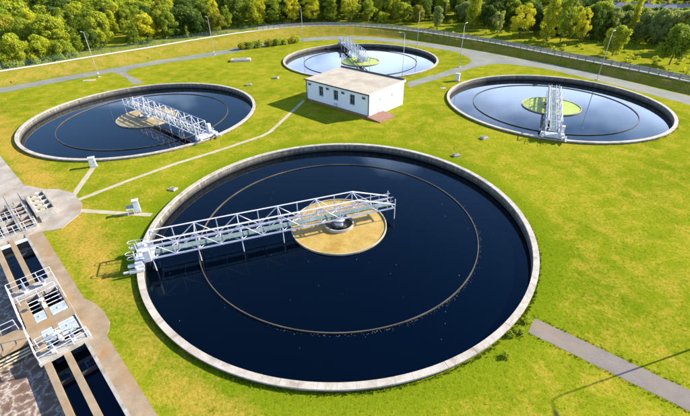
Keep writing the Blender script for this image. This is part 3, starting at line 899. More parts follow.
# ------------------------------------------------------------------ white flat-roofed building
FL = Vector((-7.23, 77.5, 0)); BA = Vector((.729, -.684, 0)).normalized()
t = thing('pump_house', 'white flat roofed single storey pump house with tan roof and three windows', 'building', FL, math.atan2(BA.y, BA.x))
LN, DP, HF, HB = 16.0, 10.0, 4.0, 4.35
M['frame'] = surf('grey_window_frame', (.22, .22, .22), (.30, .30, .30), 2, .5, bmp=0)
wins = [(4.15 - .6, 4.15 + .6), (8.0 - .6, 8.0 + .6), (12.05 - .6, 12.05 + .6)]
m_ = MB()
def wall_with_openings():
    m = MB(); th = .3; xs = [0] + [v for w in wins for v in w] + [LN]
    for i in range(0, len(xs) - 1):
        x0, x1 = xs[i], xs[i + 1]
        if i % 2 == 0: m.box(x0, x1, 0, th, .42, HF)
        else: m.box(x0, x1, 0, th, .42, 1.6); m.box(x0, x1, 0, th, 3.42, HF)
    return m
wall_with_openings().build('front_wall', M['render_white'], t)
def sidewall(x0, x1):
    return MB().add([(x0, .301, .0), (x1, .301, .0), (x1, DP, .0), (x0, DP, .0), (x0, .301, HF), (x1, .301, HF), (x1, DP, HB), (x0, DP, HB)],
                    [(3, 2, 1, 0), (4, 5, 6, 7), (0, 1, 5, 4), (1, 2, 6, 5), (2, 3, 7, 6), (3, 0, 4, 7)])
sidewall(0, .3).build('side_wall', M['render_white'], t); sidewall(LN - .3, LN).build('side_wall', M['render_white'], t)
MB().box(.301, LN - .301, DP - .3, DP, 0, HB - .02).build('rear_wall', M['render_white'], t)
MB().box(-.04, LN + .04, -.06, .3, 0, .42).build('plinth', M['brick_red'], t)
rf = MB().add([(-.12, -.22, HF), (LN + .10, -.22, HF), (LN + .10, DP + .12, HB), (-.12, DP + .12, HB), (-.12, -.22, HF + .16), (LN + .10, -.22, HF + .16), (LN + .10, DP + .12, HB + .16), (-.12, DP + .12, HB + .16)],
              [(3, 2, 1, 0), (4, 5, 6, 7), (0, 1, 5, 4), (1, 2, 6, 5), (2, 3, 7, 6), (3, 0, 4, 7)]).build('roof', M['roof_felt'], t)
# flashings: dark line along the front eave and the rear parapet, white verge on the right
MB().box(-.16, LN + .12, -.30, -.225, HF - .02, HF + .20).build('gutter', M['dark_steel'], rf)
MB().box(-.14, LN - .2, DP + .13, DP + .3, HB - .1, HB + .42).build('rear_parapet', M['dark_steel'], rf)
MB().add([(LN + .105, -.22, HF - .12), (LN + .2, -.22, HF - .12), (LN + .2, DP + .3, HB - .12), (LN + .105, DP + .3, HB - .12), (LN + .105, -.22, HF + .26), (LN + .2, -.22, HF + .26), (LN + .2, DP + .3, HB + .26), (LN + .105, DP + .3, HB + .26)],
         [(3, 2, 1, 0), (4, 5, 6, 7), (0, 1, 5, 4), (1, 2, 6, 5), (2, 3, 7, 6), (3, 0, 4, 7)]).build('verge_board', M['render_white'], rf)
for x in (.25, LN - .12):
    MB().tube((x, -.12, .1), (x, -.12, HF + .02), .07, .07, 8).build('downpipe', M['dark_steel'], t)
for x0, x1 in wins:
    m_ = MB(); m_.box(x0, x1, .18, .24, 1.6, 1.68); m_.box(x0, x1, .18, .24, 3.34, 3.42); m_.box(x0, x0 + .08, .18, .24, 1.68, 3.34); m_.box(x1 - .08, x1, .18, .24, 1.68, 3.34); m_.box((x0 + x1) / 2 - .03, (x0 + x1) / 2 + .03, .18, .24, 1.68, 3.34); m_.box(x0 + .08, x1 - .08, .18, .239, 2.65, 2.71)
    w_ = m_.build('window', M['frame'], t)
    for (a0, a1) in ((x0 + .08, (x0 + x1) / 2 - .03), ((x0 + x1) / 2 + .03, x1 - .08)):
        for (z0, z1) in ((1.68, 2.65), (2.71, 3.34)): MB().box(a0, a1, .205, .22, z0, z1).build('pane', M['glass'], w_)
    MB().box(x0 - .08, x1 + .08, -.14, .17, 1.602, 1.66).build('sill', M['galv'], w_)
for x in (1.2, 6.0, 9.9, 14.8):
    m_ = MB(); m_.box(x - .38, x + .38, -.10, 0, 3.10, 3.62)
    v_ = m_.build('vent', M['galv'], t)
    for k in range(3):
        MB().box(x - .32 + k * .23, x - .15 + k * .23, -.16, -.10, 3.14 , 3.5).build('vent_hood', M['dark_steel'], v_)
m_ = MB(); m_.box(8.0 - .3, 8.0 + .3, -.35, -.061, .55, 1.1); m_.build('meter_box', M['galv'], t)
MB().box(LN, LN + .10, 6.4, 7.3, 2.5, 3.0).build('vent', M['galv'], t)
# door on the right end, a little canopy lamp, and the red paved ramp by the corner
MB().box(LN, LN + .05, 2.6, 3.7, .35, 2.45).build('door', M['render_white'], t)
MB().box(LN + .05, LN + .25, 3.0, 3.3, 2.7, 2.85).build('wall_lamp', M['galv'], t)
MB().add([(LN - .05, -.5, .0), (LN + 2.9, -.5, .0), (LN + 2.9, 3.9, .0), (LN + .06, 3.9, .0), (LN - .05, -.5, .42), (LN + 2.9, -.5, .12), (LN + 2.9, 3.9, .12), (LN + .06, 3.9, .42)],
         [(4, 5, 6, 7), (0, 1, 5, 4), (1, 2, 6, 5), (2, 3, 7, 6), (3, 0, 4, 7)]).build('ramp', M['brick_red'], t)
m_ = MB(); m_.path([(LN + .6, 3.7, .4), (LN + .6, 3.7, 1.3), (LN + 1.3, 3.7, 1.25), (LN + 1.3, 3.7, .3)], .04); m_.build('hand_rail', M['galv'], t)

# ------------------------------------------------------------------ street lamps
def lamp_proto():
    t = thing('street_lamp', 'x', 'street lamp', group='white street lamps round the site')
    MB().box(-.32, .32, -.32, .32, -.1, .14).build('footing', M['concrete'], t)
    MB().tube((0, 0, .1), (0, 0, 9.5), .075, .04, 10).build('pole', M['galv_white'], t, True)
    MB().path([(0, 0, 9.45), (0, .04, 9.8), (0, .2, 9.95), (0, .8, 10.0)], .035, 8).build('arm', M['galv_white'], t)
    h = MB(); h.add([(-.08, .7, 9.98), (.08, .7, 9.98), (.11, 1.3, 10.02), (-.11, 1.3, 10.02), (-.05, .7, 10.06), (.05, .7, 10.06), (.07, 1.27, 10.11), (-.07, 1.27, 10.11)],
                     [(3, 2, 1, 0), (4, 5, 6, 7), (0, 1, 5, 4), (1, 2, 6, 5), (2, 3, 7, 6), (3, 0, 4, 7)])
    hd = h.build('lamp_head', M['galv'], t)
    MB().box(-.06, .06, .85, 1.22, 9.94, 9.975).build('lens', M['white_paint'], hd)
    MB().box(-.11, .11, -.15, -.09, .7, 1.1).build('access_door', M['galv'], t)
    return t
M['galv_white'] = surf('pale_pole_paint', (.38, .38, .37), (.50, .49, .48), 1.5, .45, fine=6, bmp=0)
lamps = [((99, 77), 60, 'white street lamp by the service road behind the left tank'),
         ((214.5, 55), 40, 'white street lamp by the service road, in front of a round olive tree'),
         ((303, 40.8), 10, 'white street lamp left of the farthest tank, beside the hedge end'),
         ((417, 47), -150, 'white street lamp between the farthest tank and the service road'),
         ((402, 80), 90, 'white street lamp close behind the right end of the pump house'),
         ((459, 67), -40, 'white street lamp on the grass wedge where the roads fork'),
         ((597, 80), -50, 'white street lamp at the back rim of the right tank')]
lp0 = lamp_proto()
for i, (q, a, lab) in enumerate(lamps):
    o = lp0 if i == 0 else copy_tree(lp0)
    p = g(*q); o.location = (p.x, p.y, 0); o.rotation_euler = (0, 0, R(a)); o['label'] = lab
o = copy_tree(lp0); o.location = (30.6, 20.0, 0); o.rotation_euler = (0, 0, R(180)); o['label'] = 'street lamp whose long shadow crosses the footpath at lower right'

# ------------------------------------------------------------------ cabinets, hatches, stones
def cabinet(label, p, rz, w, d, h, name='control_cabinet'):
    t = thing(name, label, 'cabinet', (p.x, p.y, 0), rz)
    MB().box(-w / 2 - .08, w / 2 + .08, -d / 2 - .08, d / 2 + .08, 0, .14).build('plinth', M['concrete'], t)
    MB().bev(-w / 2, w / 2, -d / 2, d / 2, .14, h, .03).build('body', M['white_paint'], t)
    MB().box(-w / 2 + .04, w / 2 - .04, -d / 2 - .02, -d / 2, .22, h - .1).build('door', M['white_paint'], t)
    MB().bev(-w / 2 - .06, w / 2 + .06, -d / 2 - .06, d / 2 + .06, h, h + .07, .03).build('cap', M['galv'], t)
    MB().box(w / 2 - .14, w / 2 - .09, -d / 2 - .05, -d / 2 - .02, h * .5, h * .5 + .18).build('handle', M['dark_steel'], t)
    return t
cabinet('small white cabinet at the front rim of the left tank', Vector((-34.6, 49.3, 0)), R(20), .75, .5, 1.35)
cabinet('small white cabinet on the grass at the left rim of the right tank', g(457, 81), R(-30), .9, .6, 1.6)
t = thing('switch_cabinet', 'white twin switch cabinet with slanted panel on legs beside nearest tank', 'cabinet', (-23.6, 37.4, 0), R(24)); t.scale = (.85, .85, .9)
MB().bev(-.05, .65, -.22, .28, .12, 1.75, .03).build('body', M['white_paint'], t)
MB().bev(-.11, .71, -.3, .34, 1.75, 1.84, .03).build('cap', M['white_paint'], t)
MB().box(.0, .6, -.24, -.22, .2, 1.68).build('door', M['white_paint'], t)
m_ = MB().add([(-.95, -.35, .75), (-.07, -.35, .75), (-.07, .25, 1.12), (-.95, .25, 1.12), (-.95, -.33, .70), (-.07, -.33, .70), (-.07, .27, 1.07), (-.95, .27, 1.07)],
              [(0, 1, 2, 3), (7, 6, 5, 4), (0, 4, 5, 1), (1, 5, 6, 2), (2, 6, 7, 3), (3, 7, 4, 0)])
m_.build('slanted_panel', M['hatch'], t)
for x, y, h in ((-.88, -.3, .72), (-.14, -.3, .72), (-.88, .2, 1.04), (-.14, .2, 1.04), (.02, -.18, .13), (.58, -.18, .13), (.02, .22, .13), (.58, .22, .13)):
    MB().tube((x, y, 0), (x, y, h), .03, .03, 6).build('leg', M['galv'], t)

def hatch(label, p, w, d, h, rz, lid=True, mat='stone'):
    t = thing('manhole_shaft', label, 'manhole', (p.x, p.y, 0), rz)
    MB().bev(-w / 2, w / 2, -d / 2, d / 2, -.05, h, .04).build('concrete_collar', M[mat], t)
    if lid:
        l = MB().bev(-w * .32, w * .32, -d * .32, d * .32, h, h + .06, .02).build('lid', M['lid'], t)
        MB().tube((-.1, 0, h + .09), (.1, 0, h + .09), .02).build('lid_handle', M['dark_steel'], l)
    return t
M['lid'] = surf('cast_lid', (.20, .18, .15), (.30, .27, .22), 3, .7)
hatch('small concrete manhole on the grass beside the nearest tank\'s left rim', g(173, 189.5), .95, .75, .18, R(-20))
hatch('low concrete manhole between the nearest and the right tank, closer to the nearest', g(456, 156), .9, .75, .28, R(15))
hatch('low concrete manhole on the grass close to the front rim of the right tank', g(484, 138.5), 1.0, .85, .3, R(25))
hatch('small concrete manhole just right of the left tank', g(249, 85.5), 1.1, .9, .35, R(10))
hatch('small concrete manhole on the open grass left of the farthest tank', g(276, 78.5), 1.2, .9, .35, R(-12))
hatch('wide flat concrete slab cover on the grass between left and farthest tanks', g(241, 61), 5.2, 2.6, .55, R(8))
hatch('flat round pale cover set in grass in front of branch road', g(443, 88.3), 1.3, .9, .05, R(4), False)
hatch('pale flat slab beside the street lamp behind the left tank', g(89, 80.5), 2.6, 1.3, .08, R(14), False)

# ------------------------------------------------------------------ fences on the bank
def fence_left():
    A = offset_line(CF, 2.4)
    pts = resample([Vector((a.x, a.y, c.z)) for a, c in zip(A, CF)][:split + 4], 4000)
    t = thing('mesh_fence', 'low teal wire mesh fence on the bank in front of the left wood', 'fence', (0, 0, 0))
    pan = MB(); Lp = 2.5
    for k in range(11): pan.box(k * .25 - .012, k * .25 + .012, -.012, .012, .05, 1.45)
    for z in (.1, .55, 1.0, 1.42): pan.box(0, Lp, -.02, -.012, z, z + .03)
    pan = pan.mesh('mesh_panel', M['teal_mesh'])
    post = MB().box(-.04, .04, -.04, .04, -.2, 1.6).mesh('fence_post', M['teal_mesh'])
    last = None
    for p in pts:
        if last is None or (p - last).length >= Lp:
            if last is not None:
                d = p - last
                if -30 < proj(last.x, last.y, last.z)[0] < 330:
                    link('mesh_panel', pan, t, last, math.atan2(d.y, d.x)); link('fence_post', post, t, last)
            last = p.copy()
fence_left()
def fence_right():
    A = offset_line(CF, 1.0)
    pts = resample([Vector((a.x, a.y, c.z)) for a, c in zip(A, CF)][split - 6:], 4000)
    t = thing('timber_fence', 'weathered grey timber rail fence along the bank crest behind the right tanks', 'fence', (0, 0, 0))
    Lp = 2.0
    rail = MB().box(.07, Lp - .07, -.05, .05, 0, .24).mesh('rail', M['timber'])
    post = MB().box(-.08, .08, -.09, .09, -.2, 1.15).mesh('fence_post', M['timber'])
    last = None
    for p in pts:
        if last is None or (p - last).length >= Lp:
            if last is not None:
                d = p - last
                if 255 < proj(last.x, last.y, last.z)[0] < 730:
                    for z in (.22, .55, .88):
                        o = link('rail', rail, t, last + Vector((0, 0, z + rnd.uniform(-.03, .03))), math.atan2(d.y, d.x) + rnd.uniform(-.01, .01))
                    link('fence_post', post, t, last)
            last = p.copy()
fence_right()

# ------------------------------------------------------------------ trees
def leaf_cloud(seed, lobes, n, size, flat=.0):
    """leaf-sized quads spread through lobes (centre, radius, z-squash); returns arrays"""
    rs = np.random.RandomState(seed)
    vol = np.array([l[1] ** 2 for l in lobes]); vol = vol / vol.sum()
    pick = rs.choice(len(lobes), n, p=vol)
    c = np.array([l[0] for l in lobes])[pick]; r = np.array([l[1] for l in lobes])[pick]; sq = np.array([l[2] for l in lobes])[pick]
    d = rs.normal(size=(n, 3)); d[:, 2] += .15; d /= np.linalg.norm(d, axis=1)[:, None]
    rad = r * (.50 + .68 * rs.rand(n) ** .7)
    p = c + d * rad[:, None]; p[:, 2] = c[:, 2] + d[:, 2] * rad * sq
    nn = d + rs.normal(size=(n, 3)) * .55; nn /= np.linalg.norm(nn, axis=1)[:, None]
    a = np.cross(nn, rs.normal(size=(n, 3))); a /= np.linalg.norm(a, axis=1)[:, None]
    b = np.cross(nn, a)
    s = size * (.6 + .8 * rs.rand(n))
    q = np.stack([p - a * s[:, None], p - b * (s * .55)[:, None] + nn * (s * .12)[:, None], p + a * s[:, None], p + b * (s * .55)[:, None] + nn * (s * .12)[:, None]], 1)
    return q.reshape(-1, 3)
def quads_mesh(name, v, mat):
    n = len(v) // 4
    me = bpy.data.meshes.new(name)
    me.vertices.add(4 * n); me.vertices.foreach_set('co', v.ravel().astype(np.float32))
    me.loops.add(4 * n); me.loops.foreach_set('vertex_index', np.arange(4 * n, dtype=np.int32))
    me.polygons.add(n); me.polygons.foreach_set('loop_start', np.arange(0, 4 * n, 4, dtype=np.int32))
    me.update(calc_edges=True)
    if mat is not None: me.materials.append(mat)
    return me
def make_lobes(seed, kind):
    r_ = random.Random(seed); L = []
    if kind == 'round':
        H, Rr, z0 = 10, 4.3, 1.8
        for k in range(64):
            a = r_.uniform(0, 6.283); t = r_.random() ** .75; f = math.sin(math.pi * (.12 + .80 * t)) ** .7
            q = Rr * f * r_.uniform(.35, .85)
            L.append(((q * math.cos(a), q * math.sin(a), z0 + (H - z0 - 1) * t), r_.uniform(.55, 1.3), .85))
    elif kind == 'tall':
        H, Rr, z0 = 14, 3.4, 2.2
        for k in range(70):
            a = r_.uniform(0, 6.283); t = r_.random(); f = math.sin(math.pi * (.15 + .78 * t)) ** .8
            q = Rr * f * r_.uniform(.2, .85)
            L.append(((q * math.cos(a), q * math.sin(a), z0 + (H - z0 - 1) * t), r_.uniform(.5, 1.15), 1.1))
    elif kind == 'column':
        H, Rr, z0 = 15, 1.6, 1.5
        for k in range(34):
            a = r_.uniform(0, 6.283); t = r_.random(); f = min(1, 1.25 - t)
            q = Rr * f * r_.uniform(.1, .8)
            L.append(((q * math.cos(a), q * math.sin(a), z0 + (H - z0 - .8) * t), r_.uniform(.55, 1.05), 1.6))
    elif kind == 'shrub':
        H, Rr, z0 = 6, 3.8, .3
        for k in range(60):
            a = r_.uniform(0, 6.283); t = r_.random() ** 1.2; f = math.cos(t * 1.3) ** .6
            q = Rr * f * r_.uniform(.2, .95)
            L.append(((q * math.cos(a), q * math.sin(a), z0 + (H - z0 - .9) * t), r_.uniform(.45, 1.1), .85))
    elif kind == 'open':
        H, Rr, z0 = 12, 3.7, 2.4
        for k in range(64):
            a = r_.uniform(0, 6.283); t = r_.random(); f = math.sin(math.pi * (.12 + .76 * t)) ** .6
            q = Rr * f * r_.uniform(.45, 1.0)
            L.append(((q * math.cos(a), q * math.sin(a), z0 + (H - z0 - .7) * t), r_.uniform(.4, .95), .95))
    return L, H
PROTO = {}
def proto(kind, seed):
    key = (kind, seed)
    if key in PROTO: return PROTO[key]
    L, H = make_lobes(seed * 13 + len(kind), kind)
    n = {'round': 10500, 'tall': 10000, 'column': 6000, 'shrub': 9000, 'open': 7000}[kind]
    size = {'round': .24, 'tall': .22, 'column': .19, 'shrub': .20, 'open': .20}[kind]
    cr_ = quads_mesh('crown', leaf_cloud(seed, L, n, size), LEAF['mid green'])
    r_ = random.Random(seed); m_ = MB(); hh = H * .72; pts = []
    p = Vector((0, 0, -.15)); r0 = .028 * H / 1.4
    nseg = 6
    for k in range(nseg + 1):
        pts.append((Vector((r_.uniform(-.12, .12) * k * .5, r_.uniform(-.12, .12) * k * .5, -.15 + hh * k / nseg)), r0 * (1 - .8 * k / nseg)))
    for (a, ra), (b, rb) in zip(pts, pts[1:]): m_.tube(a, b, ra, rb, 8)
    for k in range(7):
        i = r_.randrange(1, nseg); a, ra = pts[i]; c = r_.choice(L)[0]
        b = Vector(c); mid = a.lerp(b, .5) + Vector((0, 0, -.2))
        m_.tube(a, mid, ra * .55, ra * .35, 6); m_.tube(mid, b, ra * .35, ra * .12, 6)
    tk = m_.mesh('trunk', M['bark'], True)
    PROTO[key] = (cr_, tk, H)
    return PROTO[key]
def tree(kind, tone, p, height, label, group, width=1.0, seed=None, name=None, cat='tree'):
    seed = rnd.randrange(1, 5) if seed is None else seed
    cr_, tk, H = proto(kind, seed)
    s = height / H
    t = thing(name or {'shrub': 'bushy_tree', 'column': 'poplar_tree'}.get(kind, 'broadleaf_tree'), label, cat, (p[0], p[1], 0), rnd.uniform(0, 6.283), group)
    t.scale = (s * width, s * width, s)
    c = link('crown', cr_, t); c.material_slots[0].link = 'OBJECT'; c.material_slots[0].material = LEAF[tone]
    link('trunk', tk, t)
    return t
taken = []
def ht(base, top_y):
    """height of a tree standing at ground pixel base whose top shows at top_y"""
    b = g(*base); d = ray(base[0], top_y); k = math.hypot(b.x, b.y) / math.hypot(d[0], d[1])
    return HC + d[2] * k
# trees one can point at: (base px, base py, top py, width px, kind, tone, label)
FEATURE = [
    (147, 40, 12, 30, 'round', 'yellow green', 'bright yellow round tree standing out from the left wood'),
    (136, 45, 22, 16, 'open', 'mid green', 'small green tree just left of the bright yellow round tree'),
    (93, 50, 29, 20, 'round', 'dark green', 'dark green round tree beside the left street lamp'),
    (80, 54, 32, 16, 'tall', 'mid green', 'slim green tree right behind the tip of the left street lamp'),
    (66, 60, 36, 30, 'shrub', 'mid green', 'broad hedge-like tree at the right end of the bushy left thicket'),
    (44, 62, 33, 32, 'shrub', 'yellow green', 'second broad tree from the right end of the bushy left thicket'),
    (22, 66, 31, 34, 'shrub', 'mid green', 'third broad tree from the right end of the bushy left thicket'),
    (2, 68, 32, 34, 'shrub', 'mid green', 'broad bushy tree at the left picture edge by the fence'),
    (172, 38, 10, 22, 'round', 'mid green', 'green round tree right of the bright yellow round tree'),
    (197, 36, 12, 24, 'round', 'dark green', 'dark rounded tree just left of the second street lamp'),
    (218, 34, 13, 24, 'round', 'olive', 'olive round tree right behind the second street lamp'),
    (188, 38, 26, 8, 'column', 'mid green', 'tiny pointed green tree by the fence left of second street lamp'),
    (238, 28, -4, 26, 'tall', 'dark green', 'tall dark tree at the left end of the central tree row'),
    (256, 27, -3, 24, 'tall', 'mid green', 'tall mid green tree, second in the central tree row'),
    (276, 25, -5, 24, 'open', 'mid green', 'tall airy green tree, third in the central tree row'),
    (293, 24, -3, 20, 'open', 'yellow green', 'tall yellow green tree behind the lamp left of the farthest tank'),
    (312, 23, -4, 22, 'open', 'yellow green', 'tall yellow green tree right of that lamp, in the central row'),
    (331, 22, -2, 22, 'tall', 'mid green', 'tall green tree in the central row above the far bridge'),
    (350, 22, -4, 24, 'open', 'yellow green', 'tall pale green tree in the central row behind the far tank'),
    (368, 22, -1, 20, 'tall', 'mid green', 'last tall green tree at the right end of the central row'),
    (381, 22, 11, 16, 'shrub', 'yellow green', 'low bright yellow green bush at the end of the central row'),
    (402, 22, 2, 24, 'round', 'mid green', 'rounded green tree left of the lamp behind the farthest tank'),
    (417, 24, 4, 15, 'round', 'olive', 'small olive tree directly behind the lamp behind the farthest tank'),
    (437, 28.5, 6, 16, 'tall', 'grey green', 'grey green tree with dark flank on the meadow, centre right'),
    (471, 29, -8, 20, 'tall', 'yellow green', 'tall bright yellow green tree on the meadow near the fork lamp'),
    (486, 30, 4, 20, 'round', 'dark green', 'dark green round tree right of the tall bright yellow one'),
    (497, 34, 9, 13, 'open', 'grey green', 'slender grey green tree on the meadow right of a dark one'),
    (519, 38, 3, 26, 'open', 'yellow green', 'airy yellow green tree on the meadow, fanned crown'),
    (546, 41, -6, 24, 'tall', 'yellow green', 'tall bright green tree, left of a touching pair on the meadow'),
    (560, 42, -3, 22, 'open', 'mid green', 'tall green tree, right of a touching pair on the meadow'),
    (578, 44, 8, 17, 'open', 'yellow green', 'yellowish slender tree right of the touching pair on the meadow'),
    (612, 56, 24.5, 28, 'round', 'mid green', 'round meadow tree behind the lamp at the right tank'),
    (669, 65, 22, 38, 'round', 'mid green', 'large round tree standing on the meadow at far right'),
    (628, 40, -8, 13, 'column', 'yellow green', 'slender bright poplar behind the round meadow tree'),
    (640, 42, 9, 26, 'round', 'grey green', 'silvery grey tree in the wood edge at right'),
    (653, 45, 7, 22, 'round', 'grey green', 'silvery round tree between the poplar and the large round tree'),
    (588, 42, 4, 22, 'round', 'dark green', 'dark tree in the wood edge right of the yellowish slender tree'),
    (601, 40, 8, 20, 'round', 'dark green', 'dark tree in the wood edge behind the round meadow tree'),
    (688, 52, 8, 30, 'round', 'mid green', 'green tree at the right picture edge behind the large round tree'),
    (533, 35, 5, 18, 'round', 'dark green', 'dark tree in the wood edge between fanned tree and touching pair'),
]
for bx, by, ty, wpx, kind, tone, lab in FEATURE:
    p = g(bx, by); h = ht((bx, by), ty)
    ppm = abs(proj(p.x + 1, p.y, h * .5)[0] - proj(p.x, p.y, h * .5)[0])
    natural = {'round': .98, 'tall': .60, 'column': .29, 'shrub': 1.5, 'open': .74}[kind]
    w = (wpx / ppm) / h / natural
    tree(kind, tone, p, h, lab, 'trees beyond the bank', max(.55, min(1.6, w)))
    taken.append((p.x, p.y, .28 * wpx / ppm + 1.2))
# the wood behind: jittered grid, skipping the bank, the meadow and the clearings
EDGE = [(-200, 97), (0, 66), (100, 50.5), (150, 42.5), (200, 34.5), (250, 27.5), (300, 23), (370, 21.5), (430, 22), (500, 27), (530, 33), (580, 38.5), (640, 43), (690, 49), (760, 60)]
def edge_y(x):
    for (x0, y0), (x1, y1) in zip(EDGE, EDGE[1:]):
        if x0 <= x <= x1: return y0 + (y1 - y0) * (x - x0) / (x1 - x0)
    return -1
CLEAR = [(122, 43, 7, 4.5), (108, 49, 7, 3), (4, 14, 6, 2.5), (140, 20, 4, 1.5), (182, 20, 3, 2)]
cand = []
for iy in range(0, 36):
    for ix in range(-50, 50):
        X = ix * 7.2 + rnd.uniform(-2.6, 2.6); Y = 78 + iy * 7.2 + rnd.uniform(-2.6, 2.6)
        px, py = proj(X, Y, 0)
        if not (-40 < px < 735) or py < -6: continue
        if py > edge_y(px): continue
        if any(((px - a) / c) ** 2 + ((py - b) / d) ** 2 < 1 for a, b, c, d in CLEAR): continue
        if any((X - a) ** 2 + (Y - b) ** 2 < r_ ** 2 for a, b, r_ in taken): continue
        cand.append((X, Y, px, py))
cand.sort(key=lambda c: c[0] ** 2 + c[1] ** 2)
def region_of(px): return 'left' if px < 225 else ('central' if px < 430 else 'right')
far_tufts = {k: [] for k in LEAF}
rs2 = random.Random(21)
NIND = 250
wood, woodt = [], []
for i, (X, Y, px, py) in enumerate(cand):
    reg = region_of(px)
    if reg == 'left':
        tone = rs2.choices(['mid green', 'dark green', 'olive', 'yellow green'], [6, 2.2, .9, 2.6])[0]
        kind = rs2.choices(['round', 'shrub', 'tall', 'open'], [5, 3, 2.2, 1.6])[0]; h = rs2.uniform(5.0, 10.5)
    elif reg == 'central':
        tone = rs2.choices(['mid green', 'dark green', 'yellow green'], [3, 4, 2])[0]
        kind = rs2.choices(['tall', 'round', 'open'], [4, 2, 2])[0]; h = rs2.uniform(8.5, 12)
    else:
        tone = rs2.choices(['dark green', 'mid green', 'grey green', 'yellow green'], [5, 3, 2, 1.2])[0]
        kind = rs2.choices(['round', 'tall', 'open', 'column'], [5, 2, 1, .8])[0]; h = rs2.uniform(7.5, 11.5)
        if py < 14: h *= .8
    if 596 < px < 690: h = min(h, max(3.0, ht((px, py), 7.0 if min(abs(px - q) for q in (611, 641, 662, 678)) < 9 else 3)))
    if i < NIND:
        shape = {'round': 'rounded', 'shrub': 'bushy', 'tall': 'upright', 'open': 'airy', 'column': 'slender'}[kind]
        lab = {'left': '%s %s tree packed in the wood behind the left tank', 'central': '%s %s tree in the wood behind the central tree row',
               'right': '%s %s tree in the wood behind the right meadow'}[reg] % (tone, shape)
        wood.append((px, lab, reg)); lab = len(wood) - 1
        woodt.append(tree(kind, tone, (X, Y), h, 'x', '%s %s trees in the %s wood' % (tone, shape, reg), rs2.uniform(.75, 1.3)))
    else:
        far_tufts[tone].append((X, Y, h, kind))
ORD = ['first', 'second', 'third', 'fourth', 'fifth', 'sixth', 'seventh', 'eighth', 'ninth', 'tenth', 'eleventh', 'twelfth', 'thirteenth', 'fourteenth', 'fifteenth',
       'sixteenth', 'seventeenth', 'eighteenth', 'nineteenth', 'twentieth']
by = {}
for i, (px, lab, reg) in enumerate(wood): by.setdefault(lab, []).append((px, i))
for lab, L in by.items():
    L.sort()
    for k, (px, i) in enumerate(L):
        if len(L) == 1: woodt[i]['label'] = 'the only ' + lab
        elif k < 20: woodt[i]['label'] = '%s from the left, %s' % (ORD[k], lab)
        else: woodt[i]['label'] = '%s from the right, %s' % (ORD[len(L) - 1 - k], lab)
for tone, L in far_tufts.items():
    if not L: continue
    acc = []
    for X, Y, h, kind in L:
        lb, H = make_lobes(rs2.randrange(999), kind if kind != 'column' else 'tall'); s = h / H
        v = leaf_cloud(rs2.randrange(9999), lb, 1500, .42) * s * np.array([1.12, 1.12, 1.0])
        acc.append(v + np.array([X, Y, 0.0]))
    me = quads_mesh('far_wood', np.concatenate(acc), LEAF[tone])
    tag(link('far_wood', me), '%s crowns of the far wood merging along the top of the picture' % tone, 'wood', kind='stuff')

# undergrowth along the foot of the woods and rough grass on the meadow
def scatter_mass(name, label, cat, pts, lobes_r, n, size, tone):
    acc = []
    for k, (X, Y, rr) in enumerate(pts):
        lb = [((rs2.uniform(-.6, .6) * rr, rs2.uniform(-.6, .6) * rr, rr * .45), rr * rs2.uniform(.5, .8), .8) for _ in range(4)]
        acc.append(leaf_cloud(k + 77, lb, n, size) + np.array([X, Y, 0.0]))
    return tag(link(name, quads_mesh(name, np.concatenate(acc), LEAF[tone])), label, cat, kind='stuff')
ug = []; mg = []
for k in range(240):
    px = rs2.uniform(-20, 715); py = edge_y(px) + rs2.uniform(-5, .6)
    if any(((px - a) / c) ** 2 + ((py - b) / d) ** 2 < 1.2 for a, b, c, d in CLEAR): continue
    p = g(px, py); (ug if rs2.random() < .6 else mg).append((p.x, p.y, rs2.uniform(.8, 1.9)))
scatter_mass('undergrowth', 'dark green scrub along the foot of the woods', 'undergrowth', ug, 1, 150, .26, 'dark green')
scatter_mass('undergrowth', 'mid green scrub along the foot of the woods', 'undergrowth', mg, 1, 150, .26, 'mid green')
bs = []
for k in range(330):
    i = rs2.randrange(0, NR); q = CF[i] + (back[i] - CF[i]).normalized() * rs2.uniform(3.8, 8.0)
    px = proj(q.x, q.y, 1)[0]
    if -20 < px < 300 and not (112 < px < 130): bs.append((q.x, q.y, rs2.uniform(.9, 1.9)))
scatter_mass('undergrowth', 'green scrub growing close behind the teal fence on the left bank', 'undergrowth', bs, 1, 190, .24, 'mid green')
mw = []
for k in range(240):
    px = rs2.uniform(430, 720)
    yb = edge_y(px); yt = None
    cpy = np.interp(px, [q[0] for q in crest_px] + [760], [q[1] for q in crest_px] + [98])
    py = rs2.uniform(yb, cpy - 2.5)
    if noise.noise((px * .06, py * .2, 4)) < -.05: continue
    p = g(px, py); mw.append((p.x, p.y, rs2.uniform(.35, .9)))
scatter_mass('meadow_growth', 'tall green rough growth on the meadow beyond the bank', 'meadow', mw, 1, 60, .22, 'mid green')

